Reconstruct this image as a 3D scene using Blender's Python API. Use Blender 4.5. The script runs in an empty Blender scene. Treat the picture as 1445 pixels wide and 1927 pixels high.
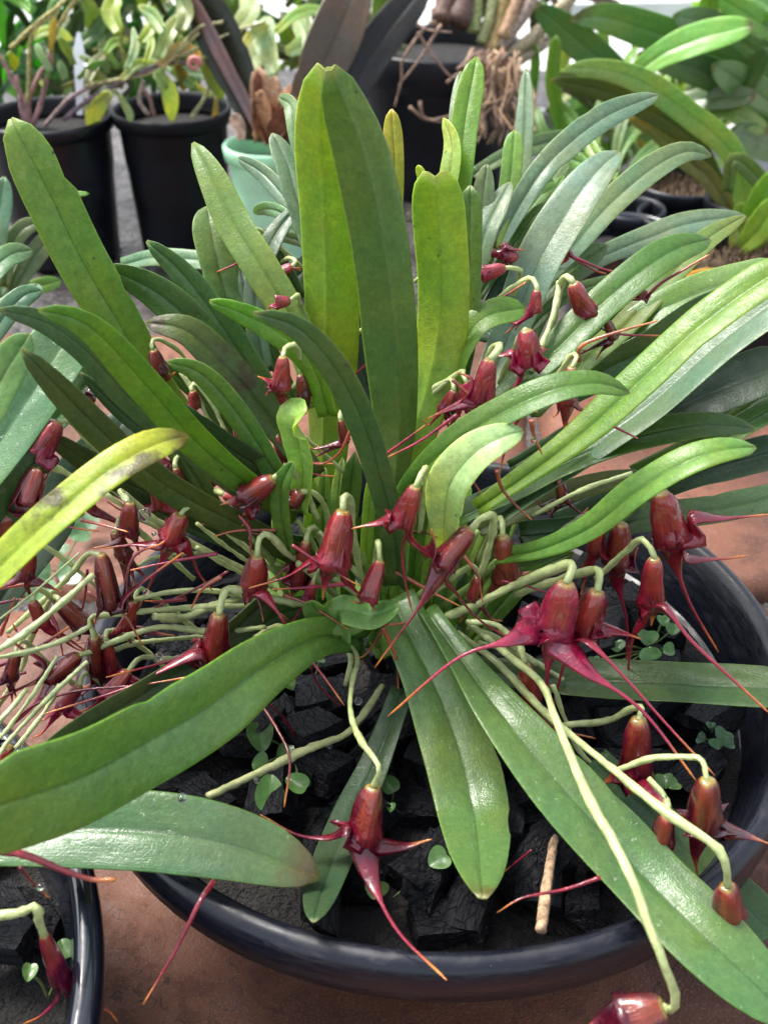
import bpy, bmesh, math, random
from mathutils import Vector, Matrix, noise
SC = bpy.context.scene
COL = SC.collection
# ---------------------------------------------------------------- camera
F = 2000.0; PITCH = math.radians(36.0); CAMH = 0.29
cam_d = bpy.data.cameras.new('camera'); cam = bpy.data.objects.new('camera', cam_d); COL.objects.link(cam)
cam.location = (0, 0, CAMH); cam.rotation_euler = (math.radians(90) - PITCH, 0, 0)
cam_d.sensor_fit = 'HORIZONTAL'; cam_d.sensor_width = 36; cam_d.lens = 36 * F / 1445
cam_d.clip_start = 0.01; cam_d.clip_end = 60
cam_d.dof.use_dof = True; cam_d.dof.focus_distance = 0.385; cam_d.dof.aperture_fstop = 20
SC.camera = cam
# ---------------------------------------------------------------- world, sun, exposure
W = bpy.data.worlds.new('World'); SC.world = W; W.use_nodes = True
nt = W.node_tree
sky = nt.nodes.new('ShaderNodeTexSky'); sky.sky_type = 'NISHITA'; sky.sun_disc = False
SUN_EL, SUN_AZ = 60, -55          # azimuth from +Y (away from the camera) towards +X
sky.sun_elevation = math.radians(SUN_EL); sky.sun_rotation = math.radians(SUN_AZ)
sky.air_density = 1.0; sky.dust_density = 3.5; sky.ozone_density = 1.5
hsv = nt.nodes.new('ShaderNodeHueSaturation'); hsv.inputs['Saturation'].default_value = .45          # a thin bright overcast
nt.links.new(sky.outputs[0], hsv.inputs['Color']); nt.links.new(hsv.outputs[0], nt.nodes['Background'].inputs[0]); nt.nodes['Background'].inputs[1].default_value = 0.15
sd = bpy.data.lights.new('sun', 'SUN'); sd.energy = 2.0; sd.angle = math.radians(20); sd.color = (1, 0.97, 0.9)
sun = bpy.data.objects.new('sun', sd); COL.objects.link(sun)
_s = Vector((math.sin(math.radians(SUN_AZ)) * math.cos(math.radians(SUN_EL)), math.cos(math.radians(SUN_AZ)) * math.cos(math.radians(SUN_EL)), math.sin(math.radians(SUN_EL))))
sun.rotation_euler = _s.to_track_quat('Z', 'Y').to_euler()
SC.view_settings.view_transform = 'Standard'; SC.view_settings.look = 'None'; SC.view_settings.gamma = 1
SC.view_settings.exposure = 1.48
SC.view_settings.use_curve_mapping = False
try:
    SC.cycles.use_denoising = True; SC.cycles.max_bounces = 8; SC.cycles.transmission_bounces = 6; SC.cycles.transparent_max_bounces = 6
except Exception: pass

# ---------------------------------------------------------------- helpers
UP = Vector((0, math.sin(PITCH), math.cos(PITCH))); FW = Vector((0, math.cos(PITCH), -math.sin(PITCH))); CAMP = Vector((0, 0, CAMH))
def ray(px, py): return FW + Vector((1, 0, 0)) * ((px - 722.5) / F) + UP * ((963.5 - py) / F)
def at(px, py, Y):                       # point seen at a pixel, Y cm away horizontally
    d = ray(px, py); return CAMP + d * (Y * 0.01 / d.y)
def atz(px, py, z):
    d = ray(px, py); return CAMP + d * ((z - CAMH) / d.z)
def depth(p): return (p - CAMP).dot(FW)
def px2m(p): return depth(p) / F
def tag(o, label=None, cat=None, group=None, kind=None):
    if label: o['label'] = label
    if cat: o['category'] = cat
    if group: o['group'] = group
    if kind: o['kind'] = kind
    return o
def empty(name, loc, label, cat, group=None):
    o = bpy.data.objects.new(name, None); COL.objects.link(o); o.location = loc; o.empty_display_size = 0.02
    o['label'] = label; o['category'] = cat
    if group: o['group'] = group
    return o
def mesh_obj(name, verts, faces, mat, parent=None, uvs=None, smooth=True, color=None, mats=None, fm=None):
    me = bpy.data.meshes.new(name); me.from_pydata([tuple(v) for v in verts], [], faces); me.update()
    if smooth: me.polygons.foreach_set('use_smooth', [True] * len(me.polygons))
    if uvs:
        ul = me.uv_layers.new(name='UVMap'); data = []
        for l in me.loops: data += uvs[l.vertex_index]
        ul.data.foreach_set('uv', data)
    for m in (mats or [mat]): me.materials.append(m)
    if fm: me.polygons.foreach_set('material_index', fm)
    o = bpy.data.objects.new(name, me); COL.objects.link(o)
    if parent is not None:
        o.parent = parent
        off = parent.location if parent.type == 'EMPTY' else None
        root = parent
        while root.parent: root = root.parent
        # verts are world coordinates: shift by the root's location
        if parent.type == 'EMPTY': o.matrix_parent_inverse = Matrix.Translation(-parent.location)
    if color: o.color = (*color, 1)
    return o
def bm_obj(name, bm, mat, parent=None, smooth=False, color=None):
    me = bpy.data.meshes.new(name); bm.to_mesh(me); bm.free(); me.materials.append(mat)
    if smooth: me.polygons.foreach_set('use_smooth', [True] * len(me.polygons))
    o = bpy.data.objects.new(name, me); COL.objects.link(o)
    if parent is not None:
        o.parent = parent
        if parent.type == 'EMPTY': o.matrix_parent_inverse = Matrix.Translation(-parent.location)
    if color: o.color = (*color, 1)
    return o
def spline(pts, n):                      # Catmull-Rom through Vectors (any dimension), n+1 samples by chord length
    P = [Vector(p) for p in pts]
    if len(P) == 2: return [P[0].lerp(P[1], i / n) for i in range(n + 1)]
    E = [P[0] * 2 - P[1]] + P + [P[-1] * 2 - P[-2]]
    fine = []
    for i in range(1, len(E) - 2):
        a, b, c, d = E[i-1], E[i], E[i+1], E[i+2]
        for k in range(16):
            t = k / 16
            fine.append(0.5 * ((2*b) + (c-a)*t + (2*a-5*b+4*c-d)*t*t + (3*b-a-3*c+d)*t*t*t))
    fine.append(P[-1])
    L = [0]
    for i in range(1, len(fine)): L.append(L[-1] + (fine[i] - fine[i-1]).length)
    out = []; j = 0
    for i in range(n + 1):
        s = L[-1] * i / n
        while j < len(L) - 2 and L[j+1] < s: j += 1
        t = (s - L[j]) / max(1e-9, L[j+1] - L[j]); out.append(fine[j].lerp(fine[j+1], min(1, max(0, t))))
    return out
def ys(pts, Y):                          # 2D pixel points + Y spec -> world points
    n = len(pts); out = []
    if not isinstance(Y, (list, tuple)): Y = (Y, Y)
    for i, p in enumerate(pts):
        if len(p) == 3: y = p[2]
        else:
            t = i / max(1, n - 1)
            if len(Y) == n and n > 2: y = Y[i]
            elif len(Y) == 3: y = Y[0]*(1-t)**2*1.0 + 2*t*(1-t)*(2*Y[1]-(Y[0]+Y[2])/2) + Y[2]*t*t
            else: y = Y[0]*(1-t) + Y[1]*t
        out.append(at(p[0], p[1], y))
    return out
def sst(a, b, x):
    x = min(1, max(0, (x - a) / (b - a))); return x*x*(3-2*x)
XS = [-1, -.96, -.86, -.68, -.45, -.22, -.08, 0, .08, .22, .45, .68, .86, .96, 1]
def leaf(parent, pts, w, Y, color, roll=0, pb=.5, fold=.22, th=.00075, n=26, name='leaf', mat=None, tipa=.62, nip=.5, seed=None, label=None, roll2=None, wav=.03, bite=None, tmin=.10, tpow=.62):
    """fleshy blade: pts base -> tip in photo pixels, w = widest in pixels"""
    rnd = random.Random(seed if seed is not None else hash((pts[0][0], pts[0][1], pts[-1][0], w)) & 0xffff)
    wp = ys(pts, Y); C = spline(wp, n)
    mw = w * px2m(wp[len(wp)//2]) * .5
    so = rnd.random() * 50
    nicks = [(rnd.uniform(.3, .95), rnd.choice((-1, 1)), rnd.uniform(.02, .05)) for _ in range(rnd.choice((0, 0, 1, 2)))]
    verts, uvs, faces = [], [], []
    m = len(XS); ring = 2 * m - 2
    if roll2 is None: roll2 = roll
    for i in range(n + 1):
        u = i / n
        T = (C[min(n, i+1)] - C[max(0, i-1)]).normalized()
        V = (C[i] - CAMP).normalized()
        S = T.cross(V)
        if S.length < 1e-4: S = Vector((1, 0, 0))
        S.normalize(); N = S.cross(T).normalized()
        if N.dot(V) > 0: N = -N; S = -S
        r = math.radians(roll + (roll2 - roll) * u) + .10 * math.sin(u * 5 + so)
        S2 = S * math.cos(r) + N * math.sin(r); N2 = N * math.cos(r) - S * math.sin(r)
        f = (pb + (1 - pb) * sst(0, .55, u))
        if u > tipa: f *= tmin + (1-tmin) * max(0.0, 1 - ((u - tipa) / (1 - tipa)) ** 2.3) ** tpow
        f = max(f, .035)
        cr = max(.42, abs(math.cos(r)))
        hw = mw * f / cr * (1 + wav * noise.noise(Vector((u * 4, so, 0))))
        fo = fold * (1 - .55 * u) + (.25 * (1 - sst(0, .3, u)))
        thk = th * (1.3 - .6 * u) * min(1, f * 3 + .1)
        back = nip * hw * .35 * sst(.9, 1, u)
        def pos(x, side):
            wob = .03 * hw * noise.noise(Vector((u * 7 + so, x * 2.2, 3)))
            h = fo * hw * (math.sqrt(x*x + .03) - .17) + wob * 2
            e = math.sqrt(max(0, 1 - x*x)); t = thk * (.15 + .85 * e)
            g = math.exp(-(x / .09) ** 2) * thk * .8
            y = h + (t - g if side > 0 else -t - g * .9)
            xx = x * hw
            p = C[i] + S2 * xx + N2 * y - T * back * math.exp(-(x / .35) ** 2)
            for (bu, bs, br) in nicks:
                if x * bs > .8 and abs(u - bu) < br: p = p - S2 * bs * hw * .10 * (1 - abs(u - bu) / br)
            if bite:
                for (bu, bs, br) in bite:
                    if x * bs > .3 and abs(u - bu) < br: p = p - S2 * bs * hw * .34 * (1 - abs(u - bu) / br)
            return p
        for k, x in enumerate(XS): verts.append(pos(x, 1)); uvs.append((u, (x + 1) / 2))
        for x in reversed(XS[1:-1]): verts.append(pos(x, -1)); uvs.append((u, 1.5 + (1 - (x + 1) / 2)))
    for i in range(n):
        for k in range(ring):
            a = i*ring+k; b = i*ring+(k+1) % ring; faces.append((a, b, b+ring, a+ring))
    faces.append(tuple(range(ring))[::-1]); faces.append(tuple(n*ring+k for k in range(ring)))
    color = (min(.6, color[0]*1.45), min(.7, color[1]*1.32), color[2]*(1.0 if color[2] < color[1]*.45 else 1.12)); lu = .3*color[0]+.6*color[1]+.1*color[2]
    color = tuple(c_*.93 + lu*.07 for c_ in color)
    o = mesh_obj(name, verts, faces, (M[mat] if isinstance(mat, str) else mat) or M['leaf'], parent, uvs, color=color)
    if label: o['label'] = label
    return o
def tube(parent, wp, radii, mat, name='flower_stem', n=18, sides=8, bump=0.0, color=None, seed=0, link=True):
    C = spline(wp, n); R = spline([Vector((r, 0, 0)) for r in (radii if len(radii) > 1 else radii*2)], n)
    verts, uvs, faces = [], [], []
    T0 = (C[1] - C[0]).normalized(); S = T0.orthogonal().normalized()
    for i in range(n + 1):
        T = (C[min(n, i+1)] - C[max(0, i-1)]).normalized()
        S = (S - T * S.dot(T)).normalized(); B = T.cross(S)
        for k in range(sides):
            a = 2*math.pi*k/sides
            r = max(1e-5, R[i].x) * (1 + bump * noise.noise(Vector((i * .7 + seed, math.cos(a), math.sin(a)))))
            verts.append(C[i] + (S * math.cos(a) + B * math.sin(a)) * r); uvs.append((i / n, k / sides))
    for i in range(n):
        for k in range(sides):
            a = i*sides+k; b = i*sides+(k+1) % sides; faces.append((a, b, b+sides, a+sides))
    faces.append(tuple(range(sides))[::-1]); faces.append(tuple(n*sides+k for k in range(sides)))
    if not link: return verts, faces, uvs
    return mesh_obj(name, verts, faces, mat, parent, uvs, color=color)
def stem(parent, pts, w, Y, color=(.50, .57, .25), bump=.5, name='flower_stem', taper=None, mat=None):
    wp = ys(pts, Y); k = px2m(wp[0]) * (.38 if mat is None else .5)
    r0, r1 = (w*k, w*k*.86) if taper is None else (w*k, taper*k)
    for i_ in range(1, len(wp)-1): wp[i_] = wp[i_] + noise.noise_vector(Vector((pts[0][0]*.1, i_*2.7, pts[0][1]*.1)))*.0016
    nn_ = 17; jr = random.Random(int(pts[0][0]*3+pts[0][1])); nd = [jr.uniform(.3, .55), jr.uniform(.65, .95)] if mat is None else []
    rr = []
    for i_ in range(nn_):
        t_ = i_/(nn_-1); v_ = r0 + (r1-r0)*t_
        for q_ in nd: v_ *= 1 + .42*math.exp(-((t_-q_)/.035)**2)
        rr.append(v_ * (1 + .10*(jr.random()-.5)))
    L = sum(math.dist(pts[i][:2], pts[i+1][:2]) for i in range(len(pts)-1))
    return tube(parent, wp, rr, mat or M['stem'], name, n=max(8, min(40, int(L / 9))), sides=8, bump=bump, color=color, seed=pts[0][0])
def lathe(parent, name, prof, mat, loc, seg=72, tilt=None, uv=False):
    verts, faces = [], []
    for (r, z) in prof:
        for k in range(seg):
            a = 2*math.pi*k/seg; w_ = 1 + .006*math.sin(2*a+1) + .003*math.sin(5*a); v = Vector((r*w_*math.cos(a), r*w_*math.sin(a), z + (r*.010*math.sin(2*a) if z > -.04 else 0)))
            if tilt: v = tilt @ v
            verts.append(v + Vector(loc))
    for i in range(len(prof)-1):
        for k in range(seg):
            a = i*seg+k; b = i*seg+(k+1) % seg; faces.append((a, b, b+seg, a+seg))
    return mesh_obj(name, verts, faces, mat, parent)
# ---------------------------------------------------------------- flowers
def flower(parent, top, bot, w, tails, Y, Yb=None, color=(.30, .020, .030), name='flower', st=None, sw=12, stY=None, label=None, tw=7):
    """top/bot: pixel ends of the tube; tails: lists of pixels (optionally x,y,Y) from the mouth outwards; st: stem pixels towards the base"""
    Yb = Yb or Y
    A = at(top[0], top[1], Y); B = at(bot[0], bot[1], Yb); ax = (B - A); L = ax.length; ax.normalize()
    k = px2m(A); R = w * k * .5 * .94
    tocam = (CAMP - A); tocam = (tocam - ax * tocam.dot(ax)).normalized(); side = ax.cross(tocam)
    prof = [(0, .26), (.02, .38), (.09, .54), (.22, .68), (.42, .78), (.62, .82), (.82, .86), (1.0, 1.0), (1.01, .96), (.9, .84), (.6, .6), (.5, .05)]
    seg = 24; verts, uvs, faces = [], [], []
    sd_ = (top[0] * 7 + top[1]) % 97
    for i, (t, r) in enumerate(prof):
        for q in range(seg):
            a = 2*math.pi*q/seg
            rr = R * r * (1 + .12 * math.cos(3*a + sd_) * (.3 + t) + .16 * noise.noise(Vector((math.cos(a)*1.5, math.sin(a)*1.5, t*2.0 + sd_))))
            verts.append(A + ax * L * t + (tocam * math.cos(a) + side * math.sin(a)) * rr)
            uvs.append((min(t, 1.0) if i < 8 else 1.6, q / seg if q <= seg/2 else 1 - q/seg))
    for i in range(len(prof)-1):
        for q in range(seg):
            a = i*seg+q; b = i*seg+(q+1) % seg; faces.append((a, b, b+seg, a+seg))
    faces.append(tuple(range(seg))[::-1])
    fl = mesh_obj(name, verts, faces, M['petal'], parent, uvs, color=color)
    if label: fl['label'] = label
    for ti, tp in enumerate(tails):
        first = at(tp[0][0], tp[0][1], tp[0][2] if len(tp[0]) > 2 else Yb)
        od = first - (A + ax * L * .9); od = od - ax * od.dot(ax)
        if od.length < R * .35: od = od + tocam * R * .7
        od.normalize()
        wp = [A + ax*L*.45 + od*R*.45, A + ax*L*.75 + od*R*.72, A + ax*L*.97 + od*R*.92] + [at(p[0], p[1], p[2] if len(p) > 2 else Yb) for p in tp]
        tl = sum((wp[i+1]-wp[i]).length for i in range(2, len(wp)-1))
        m_ = max(22, min(48, int((tl/k + w*1.2) / 8)))
        C = spline(wp, m_); tot = sum((C[i+1]-C[i]).length for i in range(m_)); sm = tot - tl
        S = ax.cross(od).normalized(); verts, uvs, faces = [], [], []
        flap = min(max(L * 1.15, R * 3.2), max(tl * .85, R)); base_hw = R * 1.02; tr = tw * k * .5; s_ = 0
        xs = [-1, -.8, -.5, -.2, 0, .2, .5, .8, 1]; ring = 2*len(xs)-2
        for i in range(m_ + 1):
            if i: s_ += (C[i]-C[i-1]).length
            T = (C[min(m_, i+1)] - C[max(0, i-1)]).normalized()
            S = (S - T * S.dot(T)).normalized(); O = S.cross(T)
            if O.dot(od) < 0 and i == 0: S = -S; O = -O
            if s_ < sm: g = .62 + .38 * sst(0, sm, s_); wrap = .75
            else:
                g = max(0, 1 - (s_ - sm) / flap); g = g ** 1.3; wrap = .75 - .35 * (1 - g)
            if s_ < sm * .25: g *= .3 + .7 * s_ / (sm * .25)
            u = s_ / tot
            tailr = tr * (1.15 - .62 * u) * (1 + .12 * noise.noise(Vector((u*9 + sd_, ti, 0)))) * (1 if u < .97 else .6)
            hw = tailr + max(0, base_hw - tailr) * g
            thk = tailr * (1 - g) * .85 + .00040 * g
            wv = .16 * hw * g * noise.noise(Vector((u*5 + sd_, ti*3, 1)))
            for j, x in enumerate(xs):
                e = math.sqrt(max(0, 1 - x*x)); verts.append(C[i] + S * x * hw + O * (thk * e - g * hw * wrap * x*x + wv*x)); uvs.append((u, g))
            for x in reversed(xs[1:-1]):
                e = math.sqrt(max(0, 1 - x*x)); verts.append(C[i] + S * x * hw + O * (-thk * e - g * hw * wrap * x*x + wv*x)); uvs.append((u, g))
        for i in range(m_):
            for q in range(ring):
                a = i*ring+q; b = i*ring+(q+1) % ring; faces.append((a, b, b+ring, a+ring))
        faces.append(tuple(range(ring))[::-1]); faces.append(tuple(m_*ring+q for q in range(ring)))
        mesh_obj('sepal', verts, faces, M['tail'], fl, uvs, color=color)
    if st:
        sp = [(top[0] + (bot[0]-top[0])*.04, top[1] + (bot[1]-top[1])*.04)] + st
        stem(parent, sp, sw, (Y, stY if stY else Y + 1.5), taper=sw*.95)
    return fl
# ---------------------------------------------------------------- materials
M = {}
class NB:
    def __init__(s, name):
        s.m = bpy.data.materials.new(name); s.m.use_nodes = True; s.t = s.m.node_tree
        s.t.nodes.clear(); s.out = s.t.nodes.new('ShaderNodeOutputMaterial'); M[name] = s.m
    def n(s, ty, **kw):
        nd = s.t.nodes.new('ShaderNode' + ty)
        for k, v in kw.items():
            if k.startswith('i_'):
                key = k[2:]; key = int(key) if key.isdigit() else key.replace('_', ' ')
                s.set(nd.inputs[key], v)
            else: setattr(nd, k, v)
        return nd
    def set(s, sock, v):
        if isinstance(v, bpy.types.NodeSocket): s.t.links.new(v, sock)
        else: sock.default_value = v
    def math(s, op, a, b=0.0, c=None, clamp=False):
        nd = s.t.nodes.new('ShaderNodeMath'); nd.operation = op; nd.use_clamp = clamp
        s.set(nd.inputs[0], a); s.set(nd.inputs[1], b)
        if c is not None: s.set(nd.inputs[2], c)
        return nd.outputs[0]
    def mix(s, f, a, b, mode='MIX'):
        nd = s.t.nodes.new('ShaderNodeMix'); nd.data_type = 'RGBA'; nd.blend_type = mode
        s.set(nd.inputs[0], f); s.set(nd.inputs[6], a); s.set(nd.inputs[7], b); return nd.outputs[2]
    def mr(s, v, a, b, c=0.0, d=1.0, smooth=True):
        nd = s.t.nodes.new('ShaderNodeMapRange'); nd.interpolation_type = 'SMOOTHSTEP' if smooth else 'LINEAR'
        s.set(nd.inputs[0], v); nd.inputs[1].default_value = a; nd.inputs[2].default_value = b; nd.inputs[3].default_value = c; nd.inputs[4].default_value = d
        return nd.outputs[0]
    def noise(s, vec, scale, detail=3, rough=.55, dist=0.0):
        nd = s.t.nodes.new('ShaderNodeTexNoise'); s.set(nd.inputs['Vector'], vec); nd.inputs['Scale'].default_value = scale
        nd.inputs['Detail'].default_value = detail; nd.inputs['Roughness'].default_value = rough; nd.inputs['Distortion'].default_value = dist
        return nd.outputs[0]
    def vor(s, vec, scale, feature='F1', out=0, rnd=1.0):
        nd = s.t.nodes.new('ShaderNodeTexVoronoi'); nd.feature = feature; s.set(nd.inputs['Vector'], vec); nd.inputs['Scale'].default_value = scale
        nd.inputs['Randomness'].default_value = rnd
        return nd.outputs[out]
    def bump(s, h, strength, dist, normal=None):
        nd = s.t.nodes.new('ShaderNodeBump'); s.set(nd.inputs['Height'], h); nd.inputs['Strength'].default_value = strength; nd.inputs['Distance'].default_value = dist
        if normal is not None: s.t.links.new(normal, nd.inputs['Normal'])
        return nd.outputs[0]
    def vscale(s, vec, sc):
        nd = s.t.nodes.new('ShaderNodeVectorMath'); nd.operation = 'MULTIPLY'; s.set(nd.inputs[0], vec); nd.inputs[1].default_value = sc
        return nd.outputs[0]
    def vadd(s, vec, b):
        nd = s.t.nodes.new('ShaderNodeVectorMath'); nd.operation = 'ADD'; s.set(nd.inputs[0], vec); s.set(nd.inputs[1], b); return nd.outputs[0]
    def pos(s): return s.n('TexCoord').outputs['Object']
    def uv(s):
        u = s.n('TexCoord').outputs['UV']; sp = s.n('SeparateXYZ'); s.t.links.new(u, sp.inputs[0]); return u, sp.outputs[0], sp.outputs[1]
    def oi(s): return s.n('ObjectInfo')
    def pbsdf(s, **kw):
        p = s.n('BsdfPrincipled')
        for k, v in kw.items(): s.set(p.inputs[k.replace('_', ' ')], v)
        return p
    def done(s, sh): s.t.links.new(sh, s.out.inputs['Surface'])

def mk_leaf(name, wet=False, transl=.40, spots=False):
    b = NB(name); oi = b.oi(); P = b.pos(); uv, u, v = b.uv()
    off = b.n('CombineXYZ'); r50 = b.math('MULTIPLY', oi.outputs['Random'], 37.0); b.t.links.new(r50, off.inputs[0]); b.t.links.new(r50, off.inputs[1])
    Pn = b.vadd(P, off.outputs[0])
    base = oi.outputs['Color']
    under = b.math('GREATER_THAN', v, 1.2)
    vv = b.math('FRACT', v); 
    vt = b.math('SUBTRACT', v, b.math('MULTIPLY', under, 1.0))           # underside runs 0.5..1.5
    x = b.math('ABSOLUTE', b.math('SUBTRACT', b.math('SUBTRACT', v, b.math('MULTIPLY', under, 1.5)), b.math('SUBTRACT', .5, b.math('MULTIPLY', under, 0.0))))
    # blotches, mottling
    big = b.noise(Pn, 28, 3, .6); mid = b.noise(Pn, 260, 4, .62); fine = b.noise(Pn, 1300, 2, .6)
    stv = b.vscale(uv, (2.0, 46.0, 1)); veins = b.noise(b.vadd(stv, off.outputs[0]), 1.0, 2, .5)
    grain = b.noise(Pn, 620, 3, .7)
    hue = b.mix(b.mr(big, .35, .68), b.mix(.5, base, (.62, 1.0, .9, 1), 'MULTIPLY'), b.mix(.35, base, (1.35, 1.15, .55, 1), 'MULTIPLY'))
    c1 = b.mix(b.math('MULTIPLY', b.mr(mid, .3, .75), .7), hue, b.mix(1, hue, (.62, .68, .62, 1), 'MULTIPLY'))
    c2 = b.mix(b.math('MULTIPLY', b.mr(veins, .42, .7), .16), c1, b.mix(1, c1, (1.3, 1.28, 1.25, 1), 'MULTIPLY'))
    rib = b.math('MULTIPLY', b.mr(x, .004, .032, 1, 0), b.math('SUBTRACT', 1.0, b.math('MULTIPLY', under, .85)))
    c3 = b.mix(b.math('MULTIPLY', rib, .6), c2, b.mix(1, c2, (.42, .5, .42, 1), 'MULTIPLY'))
    c3 = b.mix(b.math('MULTIPLY', b.mr(grain, .35, .7), .5), c3, b.mix(1, c3, (1.5, 1.45, 1.6, 1), 'MULTIPLY'))
    edge = b.mr(x, .465, .5)
    c4 = b.mix(b.math('MULTIPLY', edge, .55), c3, b.mix(1, c3, (1.9, 1.75, 1.1, 1), 'MULTIPLY'))
    stain = b.math('MULTIPLY', b.mr(b.math('ADD', u, b.math('MULTIPLY', big, .25)), 1.03, 1.12), b.mr(b.math('FRACT', b.math('MULTIPLY', oi.outputs['Random'], 7.3)), .55, .6))
    c4 = b.mix(b.math('MULTIPLY', stain, .8 if (wet or spots) else .0), c4, (.10, .06, .02, 1))
    pale = b.math('MULTIPLY', b.mr(b.vor(Pn, 95), .10, .16, 1, 0), b.mr(b.noise(Pn, 38, 1), .60, .66)); c4 = b.mix(b.math('MULTIPLY', pale, .12), c4, (.42, .45, .30, 1))
    tip = b.mr(u, .975, 1.0)
    c5 = b.mix(b.math('MULTIPLY', tip, .5), c4, (.30, .30, .08, 1))
    # tiny dark specks and scars
    sp = b.vor(Pn, 170, 'F1'); sel = b.noise(Pn, 55, 1)
    speck = b.math('MULTIPLY', b.mr(sp, .06, .12, 1, 0), b.mr(sel, .58, .64))
    c6 = b.mix(b.math('MULTIPLY', speck, .75), c5, (.035, .03, .012, 1))
    # pale underside
    c7 = b.mix(b.math('MULTIPLY', under, .45), c6, b.mix(1, c6, (1.25, 1.2, 1.3, 1), 'MULTIPLY'))
    if spots:
        s2 = b.noise(Pn, 62, 5, .6); c7 = b.mix(b.math('MULTIPLY', b.mr(s2, .50, .62), .85), c7, (.06, .036, .014, 1))
    rough = b.mr(mid, .3, .7, .24, .42)
    h = b.math('ADD', b.math('MULTIPLY', mid, .8), b.math('ADD', b.math('MULTIPLY', fine, .6), b.math('MULTIPLY', veins, .3)))
    nrm = b.bump(h, .38, .0006)
    kw = dict(Base_Color=c7, Roughness=rough, Normal=nrm)
    p = b.pbsdf(**kw); p.inputs['Specular IOR Level'].default_value = .55
    if wet:
        dv = b.vor(Pn, 240, 'SMOOTH_F1'); dsel = b.mr(b.noise(Pn, 45, 2), .44, .58)
        drop = b.math('MULTIPLY', b.mr(dv, .02, .33, 1, 0), dsel)
        film = b.noise(b.vadd(b.vscale(uv, (9, 3.2, 1)), off.outputs[0]), 1.0, 3, .55)
        hn = b.bump(b.math('ADD', b.math('MULTIPLY', drop, 1.0), b.math('MULTIPLY', film, .9)), .8, .0016, nrm)
        b.set(p.inputs['Coat Weight'], .38); b.set(p.inputs['Coat Roughness'], b.mr(mid, .3, .7, .05, .22)); b.t.links.new(hn, p.inputs['Coat Normal'])
    tr = b.n('BsdfTranslucent'); tc = b.mix(1, c7, (1.9, 1.75, .5, 1), 'MULTIPLY'); b.t.links.new(tc, tr.inputs[0]); b.t.links.new(nrm, tr.inputs[1])
    ms = b.n('MixShader'); ms.inputs[0].default_value = transl
    b.t.links.new(p.outputs[0], ms.inputs[1]); b.t.links.new(tr.outputs[0], ms.inputs[2]); b.done(ms.outputs[0])
mk_leaf('leaf'); mk_leaf('leaf_wet', wet=True, transl=.24); mk_leaf('leaf_scarred', spots=True)

def mk_petal(name, tail):
    b = NB(name); oi = b.oi(); P = b.pos(); uv, u, v = b.uv()
    big = b.noise(P, 160, 3, .6); fine = b.noise(P, 900, 2, .6)
    base = oi.outputs['Color']
    dark = b.mix(1, base, (.42, .35, .6, 1), 'MULTIPLY')
    c = b.mix(b.mr(big, .3, .7), dark, base)
    if tail:
        # u along the sepal, v = 1 on the flap, 0 on the thread
        stripes = b.noise(b.vscale(uv, (3, 1, 1)), 6, 2)
        pink = b.mix(.55, base, (.46, .05, .10, 1)); org = (.62, .22, .045, 1)
        c = b.mix(b.math('MULTIPLY', b.mr(v, .02, .4, 1, 0), .55), c, pink)
        c = b.mix(b.mr(b.math('ADD', u, b.math('MULTIPLY', b.noise(P, 90, 2), .3)), .86, 1.12), c, org)
        h = b.math('ADD', b.noise(P, 700, 3), b.math('MULTIPLY', big, .6)); 
    else:
        # u along the tube from the stem, v = 0 facing out of the back, 0.5 behind
        topo = b.mr(b.math('ADD', u, b.math('MULTIPLY', big, .35)), .1, .48, 1, 0)
        stripe = b.math('MULTIPLY', b.mr(b.math('ABSOLUTE', b.math('SUBTRACT', b.math('ADD', v, b.math('MULTIPLY', b.noise(P, 130, 2), .10)), .10)), .02, .11, 1, 0), b.mr(u, .5, 1.15, 1, 0))
        orange = (.62, .12, .03, 1)
        c = b.mix(b.math('MULTIPLY', topo, .16), c, orange); c = b.mix(b.math('MULTIPLY', stripe, .30), c, orange)
        c = b.mix(b.mr(u, .0, .06, .8, 0), c, (.40, .32, .06, 1))
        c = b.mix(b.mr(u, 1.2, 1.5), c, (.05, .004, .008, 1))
        rib = b.noise(b.vscale(uv, (1.5, 26, 1)), 1.0, 2); c = b.mix(b.math('MULTIPLY', b.mr(rib, .5, .62), .4), c, dark)
        h = b.math('ADD', b.math('MULTIPLY', rib, 1.2), b.math('ADD', b.noise(P, 420, 3), b.math('MULTIPLY', big, .6)))
    nrm = b.bump(h, .55, .0009)
    p = b.pbsdf(Base_Color=c, Roughness=.26, Normal=nrm, Coat_Weight=1.0, Coat_Roughness=.03)
    p.inputs['Subsurface Weight'].default_value = .12; p.inputs['Subsurface Radius'].default_value = (.004, .001, .0006); p.inputs['Subsurface Scale'].default_value = 1
    tr = b.n('BsdfTranslucent'); tc = b.mix(1, c, (1.7, .8, .7, 1), 'MULTIPLY'); b.t.links.new(tc, tr.inputs[0])
    ms = b.n('MixShader'); ms.inputs[0].default_value = .22
    b.t.links.new(p.outputs[0], ms.inputs[1]); b.t.links.new(tr.outputs[0], ms.inputs[2]); b.done(ms.outputs[0])
mk_petal('petal', False); mk_petal('tail', True)

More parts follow.
